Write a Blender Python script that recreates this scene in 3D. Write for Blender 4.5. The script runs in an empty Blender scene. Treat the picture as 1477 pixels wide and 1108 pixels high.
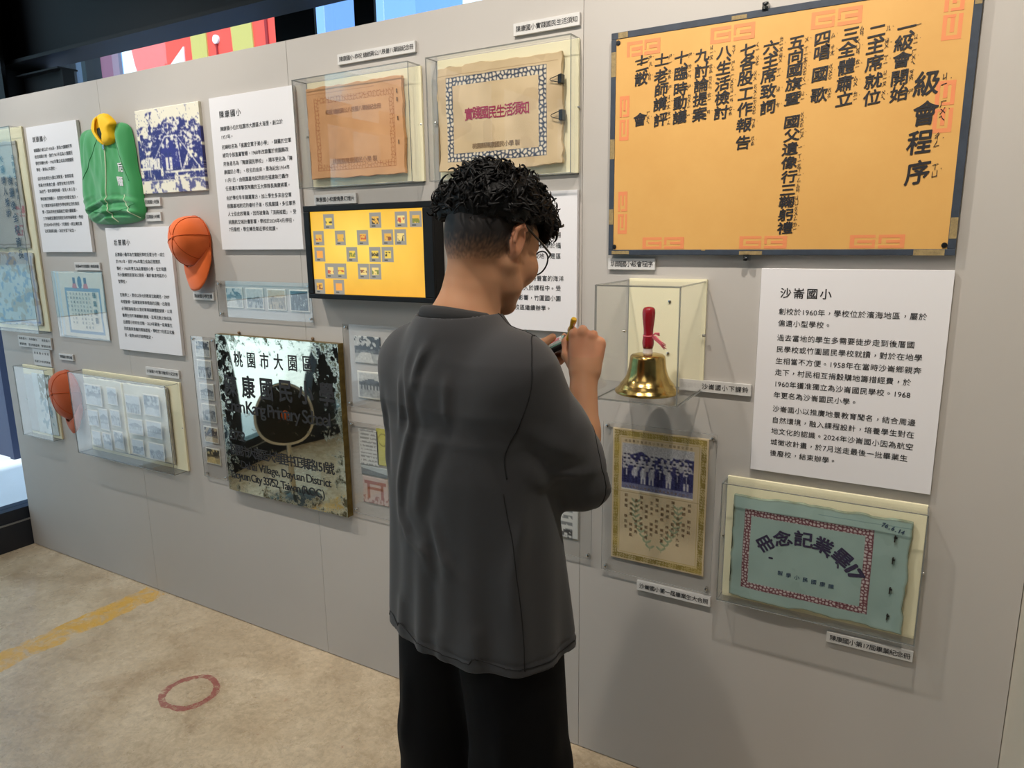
import bpy, math, random
import numpy as np
from mathutils import Vector, Matrix, noise

random.seed(7)
RNG = np.random.default_rng(11)
SC = bpy.context.scene
COL = SC.collection
PI = math.pi


def lin(c):
    c = [v / 255.0 for v in c]
    return tuple(v / 12.92 if v <= 0.04045 else ((v + 0.055) / 1.055) ** 2.4 for v in c)


# ------------------------------------------------------------------ camera, sky, lamps, exposure
cam_data = bpy.data.cameras.new('camera')
cam_data.sensor_width = 36.0
cam_data.lens = 25.078
cam_data.clip_start = 0.02
cam = bpy.data.objects.new('camera', cam_data)
COL.objects.link(cam)
EYE = (0.0, -1.87, 1.6297)
cam.matrix_world = Matrix((
    (0.86624608, -0.09018352, 0.49141089, EYE[0]),
    (0.49947512, 0.17980358, -0.84746402, EYE[1]),
    (-0.01193015, 0.97955990, 0.20079858, EYE[2]),
    (0, 0, 0, 1)))
SC.camera = cam

SC.view_settings.view_transform = 'Standard'
SC.view_settings.look = 'None'
SC.view_settings.gamma = 1.0
SC.view_settings.use_curve_mapping = False
SC.view_settings.exposure = 0.08
SC.cycles.transparent_max_bounces = 32

world = bpy.data.worlds.new('daylight')
SC.world = world
world.use_nodes = True
bgn = world.node_tree.nodes['Background']
bgn.inputs[0].default_value = (0.62, 0.82, 1.0, 1)
bgn.inputs[1].default_value = 1.9


def lamp(name, kind, loc, target, power, color, size=0.08, angle=70, blend=0.6):
    d = bpy.data.lights.new(name, kind)
    d.energy = power
    d.color = color
    if kind == 'SPOT':
        d.spot_size = math.radians(angle)
        d.spot_blend = blend
        d.shadow_soft_size = size
    elif kind == 'AREA':
        d.shape = 'RECTANGLE'
        d.size, d.size_y = size if isinstance(size, tuple) else (size, size)
    o = bpy.data.objects.new(name, d)
    o.location = loc
    o.rotation_euler = (Vector(target) - Vector(loc)).to_track_quat('-Z', 'Y').to_euler()
    COL.objects.link(o)
    return o


sun = bpy.data.lights.new('sun', 'SUN')
sun.energy = 5.0
sun.angle = math.radians(2)
so = bpy.data.objects.new('sun', sun)
so.rotation_euler = Vector((-0.25, 0.6, -0.75)).to_track_quat('-Z', 'Y').to_euler()
COL.objects.link(so)
WARM = (1.0, 0.915, 0.81)
lamp('track_spot', 'SPOT', (-3.75, -1.0, 3.1), (-3.3, 0, 1.6), 84, (1.0, 0.95, 0.88), 0.035, 92, 1.0)
lamp('track_spot', 'SPOT', (-2.35, -1.0, 3.1), (-2.1, 0, 1.7), 84, WARM, 0.035, 92, 1.0)
lamp('track_spot', 'SPOT', (-1.0, -1.0, 3.1), (-0.9, 0, 1.7), 90, WARM, 0.035, 92, 1.0)
lamp('track_spot', 'SPOT', (-0.1, -1.0, 3.1), (-0.05, 0, 1.7), 94, WARM, 0.035, 92, 1.0)
lamp('fill_light', 'AREA', (-1.6, -3.2, 3.38), (-1.6, -3.1, 0), 38, (1.0, 0.93, 0.84), (3.0, 2.0))  # added fill light, lifts the lower wall and floor


# ------------------------------------------------------------------ materials
def mat(name, color=(128, 128, 128), rough=0.6, metal=0.0, spec=None, emit=None, emit_k=0.0, attr=None, bump=None, sss=0.0, sheen=0.0, vary=None):
    m = bpy.data.materials.new(name)
    m.use_nodes = True
    nt = m.node_tree
    b = nt.nodes['Principled BSDF']
    b.inputs['Base Color'].default_value = (*lin(color), 1)
    b.inputs['Roughness'].default_value = rough
    b.inputs['Metallic'].default_value = metal
    if spec is not None:
        b.inputs['Specular IOR Level'].default_value = spec
    if sss:
        b.inputs['Subsurface Weight'].default_value = sss
        b.inputs['Subsurface Radius'].default_value = (0.012, 0.005, 0.003)
    if sheen:
        b.inputs['Sheen Weight'].default_value = sheen
        b.inputs['Sheen Roughness'].default_value = 0.6
    col_out = None
    if attr:
        a = nt.nodes.new('ShaderNodeAttribute')
        a.attribute_name = attr
        col_out = a.outputs['Color']
        nt.links.new(col_out, b.inputs['Base Color'])
    if vary:  # (scale, second colour, contrast)
        tc = nt.nodes.new('ShaderNodeNewGeometry')
        n = nt.nodes.new('ShaderNodeTexNoise')
        n.inputs['Scale'].default_value = vary[0]
        n.inputs['Detail'].default_value = 6
        n.inputs['Roughness'].default_value = 0.65
        nt.links.new(tc.outputs['Position'], n.inputs['Vector'])
        r = nt.nodes.new('ShaderNodeValToRGB')
        r.color_ramp.elements[0].position = 0.5 - vary[2]
        r.color_ramp.elements[1].position = 0.5 + vary[2]
        r.color_ramp.elements[0].color = (*lin(vary[1]), 1)
        r.color_ramp.elements[1].color = (*lin(color), 1)
        nt.links.new(n.outputs['Fac'], r.inputs['Fac'])
        nt.links.new(r.outputs['Color'], b.inputs['Base Color'])
    if emit is not None:
        b.inputs['Emission Color'].default_value = (*lin(emit), 1)
        b.inputs['Emission Strength'].default_value = emit_k
    elif emit_k and col_out is not None:
        nt.links.new(col_out, b.inputs['Emission Color'])
        for lk in list(b.inputs['Base Color'].links):
            nt.links.remove(lk)
        b.inputs['Base Color'].default_value = (0.02, 0.02, 0.02, 1)
        b.inputs['Emission Strength'].default_value = emit_k
    if bump:  # (scale, strength, distance)
        tc = nt.nodes.new('ShaderNodeNewGeometry')
        n = nt.nodes.new('ShaderNodeTexNoise')
        n.inputs['Scale'].default_value = bump[0]
        n.inputs['Detail'].default_value = 5
        nt.links.new(tc.outputs['Position'], n.inputs['Vector'])
        bp = nt.nodes.new('ShaderNodeBump')
        bp.inputs['Strength'].default_value = bump[1]
        bp.inputs['Distance'].default_value = bump[2]
        nt.links.new(n.outputs['Fac'], bp.inputs['Height'])
        nt.links.new(bp.outputs['Normal'], b.inputs['Normal'])
    return m


def glass_mat(name, tint=(0.97, 0.98, 0.97), k=0.8, rough=0.0):
    m = bpy.data.materials.new(name)
    m.use_nodes = True
    nt = m.node_tree
    nt.nodes.clear()
    out = nt.nodes.new('ShaderNodeOutputMaterial')
    tr = nt.nodes.new('ShaderNodeBsdfTransparent')
    tr.inputs['Color'].default_value = (*tint, 1)
    gl = nt.nodes.new('ShaderNodeBsdfGlossy')
    gl.inputs['Roughness'].default_value = rough
    fr = nt.nodes.new('ShaderNodeFresnel')
    fr.inputs['IOR'].default_value = 1.45
    mu = nt.nodes.new('ShaderNodeMath')
    mu.operation = 'MULTIPLY'
    mu.inputs[1].default_value = k
    mx = nt.nodes.new('ShaderNodeMixShader')
    nt.links.new(fr.outputs['Fac'], mu.inputs[0])
    nt.links.new(mu.outputs[0], mx.inputs['Fac'])
    nt.links.new(tr.outputs[0], mx.inputs[1])
    nt.links.new(gl.outputs[0], mx.inputs[2])
    nt.links.new(mx.outputs[0], out.inputs['Surface'])
    return m


def edge_mat():
    m = bpy.data.materials.new('acrylic_cut_edge')
    m.use_nodes = True
    nt = m.node_tree
    nt.nodes.clear()
    out = nt.nodes.new('ShaderNodeOutputMaterial')
    tr = nt.nodes.new('ShaderNodeBsdfTransparent')
    tr.inputs['Color'].default_value = (0.42, 0.44, 0.43, 1)
    gl = nt.nodes.new('ShaderNodeBsdfPrincipled')
    gl.inputs['Base Color'].default_value = (0.5, 0.51, 0.5, 1)
    gl.inputs['Roughness'].default_value = 0.25
    mx = nt.nodes.new('ShaderNodeMixShader')
    mx.inputs['Fac'].default_value = 0.4
    nt.links.new(tr.outputs[0], mx.inputs[1])
    nt.links.new(gl.outputs[0], mx.inputs[2])
    nt.links.new(mx.outputs[0], out.inputs['Surface'])
    return m


M = dict(
    wall=mat('grey_wall_paint', (184, 179, 173), 0.75, vary=(3.0, (180, 175, 169), 0.3)),
    wallside=mat('cream_wall_paint', (214, 205, 188), 0.7),
    gap=mat('panel_gap', (60, 58, 56), 0.9),
    white=mat('white_foam_board', (226, 224, 226), 0.6),
    foam_label=mat('label_board', (205, 203, 200), 0.6),
    ink=mat('printed_black', (34, 32, 34), 0.7),
    ink_brush=mat('brush_ink', (28, 26, 30), 0.55),
    ink_red=mat('crimson_ink', (158, 44, 78), 0.7),
    ink_brown=mat('brown_ink', (134, 110, 84), 0.8),
    ink_faint=mat('faint_brown_ink', (168, 116, 76), 0.8),
    ink_purple=mat('dark_purple_ink', (52, 44, 74), 0.7),
    ink_teal=mat('dark_teal_ink', (56, 76, 98), 0.7),
    cream=mat('cream_backing_board', (236, 229, 196), 0.7),
    acrylic=glass_mat('clear_acrylic', (0.994, 0.996, 0.994), 0.25),
    edge=edge_mat(),
    glass=glass_mat('window_glass', (0.96, 0.985, 0.99), 0.3),
    steel=mat('satin_steel', (205, 203, 198), 0.25, 1.0),
    printed=mat('printed_paper', attr='Col', rough=0.8),
    photo=mat('glossy_photo_print', attr='Col', rough=0.35),
    paper_edge=mat('paper_edge', (205, 190, 160), 0.9),
    black=mat('black_plastic', (18, 18, 20), 0.35),
    blackm=mat('black_painted_steel', (9, 10, 13), 0.6, spec=0.25),
    tape=mat('blue_grey_cloth_tape', (52, 62, 76), 0.6, vary=(30, (40, 48, 60), 0.2)),
    tape_old=mat('old_masking_tape', (172, 148, 100), 0.7, vary=(90, (110, 96, 66), 0.25)),
    orange_cloth=mat('orange_cotton', (232, 104, 30), 0.85, sheen=0.2, bump=(400, 0.25, 0.001)),
    rust_cloth=mat('rust_cotton', (186, 84, 36), 0.85, sheen=0.2, bump=(300, 0.3, 0.001)),
    thread=mat('orange_seam', (186, 74, 18), 0.9),
    thread_pale=mat('pale_embroidery', (222, 160, 120), 0.8),
    green=mat('green_tracksuit', (38, 148, 78), 0.7, sheen=0.3, bump=(500, 0.2, 0.0006)),
    neck_shade=mat('opening_shade', (22, 40, 34), 0.9),  # shade inside the collar opening, put in as a dark colour
    yellow=mat('yellow_rib_collar', (246, 196, 18), 0.75, bump=(500, 0.2, 0.0006)),
    piping=mat('pale_piping', (206, 224, 190), 0.6),
    brass=mat('polished_brass', (200, 174, 108), 0.19, 1.0, bump=(60, 0.14, 0.002), vary=(35, (168, 140, 84), 0.3)),
    redwood=mat('red_lacquered_wood', (142, 22, 34), 0.22),
    ferrule=mat('grey_ferrule', (196, 186, 180), 0.4),
    ribbon=mat('pink_ribbon', (214, 104, 116), 0.8),
    screen=mat('lit_screen', attr='Col', rough=0.3, emit_k=1.0),
)


# ------------------------------------------------------------------ object helpers
def setp(o, label=None, cat=None, group=None, kind=None):
    if label:
        o['label'] = label
    if cat:
        o['category'] = cat
    if group:
        o['group'] = group
    if kind:
        o['kind'] = kind
    return o


def thing(name, loc, label, cat, group=None, rotz=0.0):
    o = bpy.data.objects.new(name, None)
    o.empty_display_size = 0.05
    o.location = loc
    o.rotation_euler = (0, 0, rotz)
    COL.objects.link(o)
    return setp(o, label, cat, group)


def obj(name, me, mats, parent=None, loc=None):
    if not isinstance(mats, (list, tuple)):
        mats = [mats]
    for m in mats:
        me.materials.append(m)
    o = bpy.data.objects.new(name, me)
    if loc:
        o.location = loc
    if parent:
        o.parent = parent
    COL.objects.link(o)
    return o


class MB:
    def __init__(s):
        s.v, s.f, s.m = [], [], []

    def quadface(s, idx, mi=0):
        s.f.append(tuple(idx))
        s.m.append(mi)

    def box(s, x0, x1, y0, y1, z0, z1, mi=0, mside=None):
        b = len(s.v)
        s.v += [(x, y, z) for x in (x0, x1) for y in (y0, y1) for z in (z0, z1)]
        for k, q in enumerate(((0, 1, 3, 2), (4, 6, 7, 5), (0, 4, 5, 1), (2, 3, 7, 6), (0, 2, 6, 4), (1, 5, 7, 3))):
            s.f.append(tuple(b + i for i in q))
            s.m.append(mi if mside is None or k in mside[0] else mside[1])
        return s

    def tube(s, pts, r, n=8, mi=0, cap=True, flat=1.0):
        pts = [Vector(p) for p in pts]
        rs = r if isinstance(r, (list, tuple, np.ndarray)) else [r] * len(pts)
        b = len(s.v)
        up = None
        for i, p in enumerate(pts):
            t = (pts[min(i + 1, len(pts) - 1)] - pts[max(i - 1, 0)])
            t = t.normalized() if t.length > 1e-9 else Vector((0, 0, 1))
            if up is None:
                up = t.orthogonal().normalized()
            up = (up - t * up.dot(t))
            up = up.normalized() if up.length > 1e-6 else t.orthogonal().normalized()
            w = t.cross(up)
            for k in range(n):
                a = 2 * PI * k / n
                s.v.append(tuple(p + (up * math.cos(a) + w * math.sin(a) * flat) * rs[i]))
        for i in range(len(pts) - 1):
            for k in range(n):
                k2 = (k + 1) % n
                s.f.append((b + i * n + k, b + i * n + k2, b + (i + 1) * n + k2, b + (i + 1) * n + k))
                s.m.append(mi)
        if cap:
            s.f.append(tuple(b + k for k in range(n))[::-1])
            s.f.append(tuple(b + (len(pts) - 1) * n + k for k in range(n)))
            s.m += [mi, mi]
        return s

    def lathe(s, prof, c=(0, 0, 0), n=32, axis='z', mi=0, sx=1.0, sy=1.0):
        b = len(s.v)
        for (r, h) in prof:
            for k in range(n):
                a = 2 * PI * k / n
                u, w = r * math.cos(a) * sx, r * math.sin(a) * sy
                s.v.append((c[0] + u, c[1] + w, c[2] + h) if axis == 'z' else (c[0] + u, c[1] - h, c[2] + w))
        for i in range(len(prof) - 1):
            for k in range(n):
                k2 = (k + 1) % n
                q = (b + i * n + k, b + i * n + k2, b + (i + 1) * n + k2, b + (i + 1) * n + k)
                s.f.append(q)
                s.m.append(mi)
        s.f.append(tuple(b + k for k in range(n))[::-1])
        s.f.append(tuple(b + (len(prof) - 1) * n + k for k in range(n)))
        s.m += [mi, mi]
        return s

    def prism(s, poly, y0, y1, mi=0):
        b = len(s.v)
        n = len(poly)
        s.v += [(x, y0, z) for x, z in poly] + [(x, y1, z) for x, z in poly]
        s.f.append(tuple(range(b, b + n)))
        s.f.append(tuple(range(b + 2 * n - 1, b + n - 1, -1)))
        s.m += [mi, mi]
        for i in range(n):
            j = (i + 1) % n
            s.f.append((b + i, b + n + i, b + n + j, b + j))
            s.m.append(mi)
        return s

    def mesh(s, name, smooth=False):
        me = bpy.data.meshes.new(name)
        me.from_pydata(s.v, [], s.f)
        me.polygons.foreach_set('material_index', s.m)
        if smooth:
            me.polygons.foreach_set('use_smooth', [True] * len(s.f))
        me.update()
        return me

    def build(s, name, mats, parent=None, smooth=False, bevel=0.0, loc=None, angle=None):
        o = obj(name, s.mesh(name, smooth), mats, parent, loc)
        if bevel:
            b = o.modifiers.new('bevel', 'BEVEL')
            b.width = bevel
            b.segments = 2
            b.limit_method = 'ANGLE'
        if smooth and angle:
            o.data.set_sharp_from_angle(angle=math.radians(angle))
        return o


def struct(o, name=None):
    o['kind'] = 'structure'
    return o


# ------------------------------------------------------------------ lettering: one flat glyph mesh per character, laid out by numpy
_G = {}


def glyph(ch, bold=0.0):
    key = (ch, bold)
    if key in _G:
        return _G[key]
    bold = 0.0
    key = (ch, 0.0)
    if key in _G:
        return _G[key]
    c = bpy.data.curves.new('lettering_source', 'FONT')
    c.body = ch
    c.resolution_u = 3
    o = bpy.data.objects.new('lettering_source', c)
    COL.objects.link(o)
    dg = bpy.context.evaluated_depsgraph_get()
    me = bpy.data.meshes.new_from_object(o.evaluated_get(dg))
    v = np.empty(len(me.vertices) * 3, np.float32)
    me.vertices.foreach_get('co', v)
    f = [tuple(p.vertices) for p in me.polygons]
    bpy.data.objects.remove(o)
    bpy.data.curves.remove(c)
    bpy.data.meshes.remove(me)
    v = v.reshape(-1, 3)[:, :2] if len(v) else np.zeros((0, 2), np.float32)
    if ord(ch) > 0x2e00:
        adv = 1.0
    elif len(v):
        adv = max(float(v[:, 0].max()) + max(0.05, float(v[:, 0].min())), 0.24) if ch not in '1234567890' else 0.51
    else:
        adv = 0.28
    _G[key] = (v, f, adv)
    return _G[key]


class Text:
    """collects characters on a plane facing -y: x to the right, z up, y the depth of the ink"""

    def __init__(s, y):
        s.y, s.v, s.f, s.n = y, [], [], 0

    def char(s, ch, x, z, em, bold=0.0, rot=0.0, rise=0.0, sx=1.0, sz=1.0, slant=0.0):
        g, f, adv = glyph(ch, bold)
        if not len(g):
            return adv
        cx = 0.5 if adv == 1.0 else adv / 2
        if bold:
            sh = [(bold, 0), (-bold, 0), (0, bold), (0, -bold)]
            if bold > 0.02:
                sh += [(bold * .7, bold * .7), (-bold * .7, bold * .7), (bold * .7, -bold * .7), (-bold * .7, -bold * .7), (0, 0)]
            n0 = len(g)
            dy = np.repeat(np.arange(len(sh)) * -4e-5, n0)
            g = np.concatenate([g + np.array(q, np.float32) for q in sh])
            f = [tuple(i + k * n0 for i in q) for k in range(len(sh)) for q in f]
        else:
            dy = 0.0
        if ch == '、':
            x, z = x + 0.3 * em, z + 0.27 * em
        u = (g[:, 0] - cx) * em * sx
        w = (g[:, 1] - 0.355) * em * sz
        w = w + u * rise
        u = u + w * slant
        c, sn = math.cos(rot), math.sin(rot)
        X = x + u * c - w * sn
        Z = z + u * sn + w * c
        s.v.append(np.stack([X, np.full_like(X, s.y) + dy, Z], 1))
        s.f += [tuple(i + s.n for i in q) for q in f]
        s.n += len(g)
        return adv

    def line(s, txt, x, z, em, pitch=None, bold=0.0, fit=None):
        """left end at x, centred on height z; pitch is the advance of a full-width character"""
        pitch = pitch or em
        advs = [glyph(c, bold)[2] for c in txt]
        if fit:
            pitch = fit / sum(advs)
        for c, a in zip(txt, advs):
            k = em if c == '、' else -0.95 * em if c in '，。' else 0.0
            s.char(c, x + a * pitch / 2 - 0.3 * k, z - 0.27 * k, em, bold)
            x += a * pitch
        return x

    def build(s, name, m, parent):
        me = bpy.data.meshes.new(name)
        me.from_pydata(np.concatenate(s.v).tolist(), [], s.f)
        return obj(name, me, m, parent)


# ------------------------------------------------------------------ printed pictures: colour grids on paper
def vnoise(h, w, cells, seed=0, octaves=3):
    r = np.random.default_rng(seed)
    out = np.zeros((h, w))
    amp, tot = 1.0, 0.0
    for o in range(octaves):
        ch = max(2, int(cells * h / max(w, h)) + 2)
        cw = max(2, int(cells * w / max(w, h)) + 2)
        g = r.random((ch + 1, cw + 1))
        yy = np.linspace(0, ch - 1e-6, h)
        xx = np.linspace(0, cw - 1e-6, w)
        yi, xi = yy.astype(int), xx.astype(int)
        fy, fx = (yy - yi)[:, None], (xx - xi)[None]
        fy, fx = fy * fy * (3 - 2 * fy), fx * fx * (3 - 2 * fx)
        a = g[yi][:, xi] * (1 - fy) * (1 - fx) + g[yi + 1][:, xi] * fy * (1 - fx) + g[yi][:, xi + 1] * (1 - fy) * fx + g[yi + 1][:, xi + 1] * fy * fx
        out += amp * a
        tot += amp
        amp *= 0.5
        cells *= 2
    return out / tot


def canvas(h, w, c, var=0.0, seed=0, cells=5):
    im = np.ones((h, w, 3)) * np.array(c, float)
    if var:
        im += ((vnoise(h, w, cells, seed) - 0.5) * 2 * var)[..., None]
    return im


def fill(im, mask, c, a=1.0):
    m = (mask * a)[..., None]
    im[:] = im * (1 - m) + np.array(c, float) * m


def uv(im):
    h, w = im.shape[:2]
    return np.meshgrid((np.arange(w) + 0.5) / w, 1 - (np.arange(h) + 0.5) / h)


def ell(U, V, cx, cy, rx, ry):
    return (((U - cx) / rx) ** 2 + ((V - cy) / ry) ** 2 < 1) * 1.0


def rect(U, V, x0, x1, y0, y1):
    return ((U > x0) & (U < x1) & (V > y0) & (V < y1)) * 1.0


def pebbles(im, w_m, h_m, m0, m1, cell, pebble, line, seed=0, thr=0.16):
    """a border of rounded pebbles between the insets m0=(l,r,b,t) and m0 + m1, all in metres"""
    U, V = uv(im)
    X, Y = U * w_m, V * h_m
    l, r, b, t = m0
    outer = (X > l) & (X < w_m - r) & (Y > b) & (Y < h_m - t)
    inner = (X > l + m1) & (X < w_m - r - m1) & (Y > b + m1) & (Y < h_m - t - m1)
    band = outer & ~inner
    rr = np.random.default_rng(seed)
    nx, ny = int(w_m / cell) + 3, int(h_m / cell) + 3
    jx, jy = rr.random((ny, nx)), rr.random((ny, nx))
    gx, gy = X / cell, Y / cell
    ix, iy = gx.astype(int), gy.astype(int)
    d1 = np.full(X.shape, 9.0)
    d2 = np.full(X.shape, 9.0)
    for dy in (-1, 0, 1):
        for dx in (-1, 0, 1):
            cx, cy = ix + dx, iy + dy
            px = cx + 0.15 + 0.7 * jx[cy % ny, cx % nx]
            py = cy + 0.15 + 0.7 * jy[cy % ny, cx % nx]
            d = np.hypot(gx - px, gy - py)
            n2 = np.where(d < d1, d1, np.minimum(d2, d))
            d1 = np.minimum(d1, d)
            d2 = n2
    ed = d2 - d1
    fill(im, band * 1.0, pebble)
    fill(im, band * np.clip(1.4 - ed / thr, 0, 1), line)
    e = 0.0012
    rim = outer & ~((X > l + e) & (X < w_m - r - e) & (Y > b + e) & (Y < h_m - t - e))
    fill(im, rim * 0.6, line)
    return im


_LAST = []


def conform(tx, lift=0.0007):
    """lay lettering on the last sheet that was made"""
    x, z, w, h, Y = _LAST[0]
    H, W = Y.shape
    for a in tx.v:
        i = np.clip(((1 - (a[:, 2] - z) / h) * (H - 1)).round().astype(int), 1, H - 2)
        j = np.clip(((a[:, 0] - x) / w * (W - 1)).round().astype(int), 1, W - 2)
        near = np.min([Y[i + p, j + q] for p in (-1, 0, 1) for q in (-1, 0, 1)], axis=0)
        a[:, 1] = near - lift + (a[:, 1] - tx.y)


def paper(name, x, z, w, h, im, parent=None, y=-0.01, thick=0.002, curl=0.0, ragged=0.0, seed=0, m=None, bend=None):
    """a sheet w by h with its lower left corner at (x, z), its face at depth y, the picture as a colour on its grid"""
    H, W = im.shape[:2]
    us = np.linspace(0, 1, W)
    vs = np.linspace(1, 0, H)
    U, V = np.meshgrid(us, vs)
    X, Zc = x + U * w, z + V * h
    Y = np.full_like(X, y)
    if curl:
        Y -= curl * (vnoise(H, W, 2.0, seed + 5, 2) - 0.4) * 2 * (1 - np.minimum(1, np.minimum(U, 1 - U) * np.minimum(V, 1 - V) * 14) * 0.7)
    if bend is not None:
        Y += bend(U, V)
    if ragged:
        e1 = (vnoise(H, W, 9, seed + 1) - 0.5) * 2 * ragged
        e2 = (vnoise(H, W, 9, seed + 2) - 0.5) * 2 * ragged
        k = np.abs(U - 0.5) * 2
        q = np.abs(V - 0.5) * 2
        X += e1 * k ** 6
        Zc += e2 * q ** 6
    _LAST[:] = [(x, z, w, h, Y.copy())]
    n = H * W
    co = np.concatenate([np.stack([X, Y, Zc], -1).reshape(-1, 3)])
    idx = np.arange(n).reshape(H, W)
    a, b, c, d = idx[:-1, :-1].ravel(), idx[1:, :-1].ravel(), idx[1:, 1:].ravel(), idx[:-1, 1:].ravel()
    faces = np.stack([a, b, c, d], 1)
    ring = np.concatenate([idx[0, :], idx[1:, -1], idx[-1, -2::-1], idx[-2:0, 0]])
    back = co[ring].copy()
    back[:, 1] += thick
    nb = len(ring)
    bi = n + np.arange(nb)
    r2 = np.roll(ring, -1)
    b2 = np.roll(bi, -1)
    skirt = np.stack([ring, r2, b2, bi], 1)
    co = np.concatenate([co, back])
    me = bpy.data.meshes.new(name)
    me.from_pydata(co.tolist(), [], faces.tolist() + skirt.tolist() + [tuple(bi[::-1])])
    ca = me.color_attributes.new('Col', 'FLOAT_COLOR', 'POINT')
    cc = np.clip(im.reshape(-1, 3), 0, 255) / 255.0
    cl = np.where(cc <= 0.04045, cc / 12.92, ((cc + 0.055) / 1.055) ** 2.4)
    cl = np.concatenate([cl, cl[ring]])
    ca.data.foreach_set('color', np.concatenate([cl, np.ones((len(cl), 1))], 1).astype(np.float32).ravel())
    me.polygons.foreach_set('use_smooth', [True] * len(faces) + [False] * (nb + 1))
    me.update()
    return obj(name, me, m or M['printed'], parent)


def soften(im, n=1):
    for _ in range(n):
        p = np.pad(im, ((1, 1), (1, 1), (0, 0)), 'edge')
        im = (p[1:-1, 1:-1] * 2 + p[:-2, 1:-1] + p[2:, 1:-1] + p[1:-1, :-2] + p[1:-1, 2:]) / 6
    return im


def rng_grain(h, w, seed=77):
    return np.random.default_rng(seed).normal(size=(h, w)) * 0.5


def old_photo(h, w, seed, tone=((30, 32, 36), (214, 212, 204)), kind='group', border=0.05):
    """a small old print: sky, trees, ground and people in two tones"""
    r = np.random.default_rng(seed)
    t = np.zeros((h, w))
    U = (np.arange(w)[None] + 0.5) / w + np.zeros((h, 1))
    V = 1 - (np.arange(h)[:, None] + 0.5) / h + np.zeros((1, w))
    hz = 0.5 + r.uniform(-0.08, 0.08)
    t += 0.85
    tree = vnoise(h, w, 7, seed, 4)
    ridge = hz + 0.28 * (vnoise(h, w, 4, seed + 3)[h // 2][None] - 0.25)
    t = np.where(V < ridge, 0.12 + 0.5 * tree, t)
    t = np.where(V < hz - 0.12, 0.6 + 0.25 * vnoise(h, w, 6, seed + 4), t)
    if kind == 'group':
        for row in range(3):
            for i in range(int(r.integers(5, 9))):
                cx, cy = r.random(), hz - 0.02 - 0.11 * row + r.uniform(-0.03, 0.03)
                t = np.where(ell(U, V, cx, cy - 0.13, 0.04, 0.13) > 0, r.uniform(0.05, 0.75), t)
                t = np.where(ell(U, V, cx, cy + 0.02, 0.022, 0.032) > 0, r.uniform(0.55, 0.85), t)
    elif kind == 'road':
        t = np.where((V < hz - 0.08) & (np.abs(U - 0.4 - 0.3 * (V - 0.3)) < 0.42 - V * 0.6), 0.9, t)
        t = np.where((V > hz) & (tree > 0.5), 0.1, t)
    elif kind == 'house':
        t = np.where((V < hz + 0.24 - 0.35 * np.abs(U - 0.5)) & (V > hz - 0.18), 0.2 + 0.25 * tree, t)
        t = np.where((V < hz + 0.0) & (V > hz - 0.16) & ((U * 9 % 1) > 0.55), 0.8, t)
    elif kind == 'dark':
        t = 0.08 + 0.0 * t
        for i in range(16):
            cx, cy = r.uniform(0.12, 0.9), r.uniform(0.15, 0.75)
            t = np.where(ell(U, V, cx, cy, 0.03, 0.045) > 0, r.uniform(0.4, 0.8), t)
            t = np.where(ell(U, V, cx, cy - 0.1, 0.04, 0.07) > 0, r.uniform(0.1, 0.5), t)
    t = np.clip(t + (vnoise(h, w, 24, seed + 9, 2) - 0.5) * 0.25, 0, 1)
    im = np.array(tone[0], float) + t[..., None] * (np.array(tone[1], float) - np.array(tone[0], float))
    b = border
    edge = (U < b) | (U > 1 - b) | (V < b * w / h) | (V > 1 - b * w / h)
    if b:
        im[edge] = (226, 222, 210)
    return im


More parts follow.
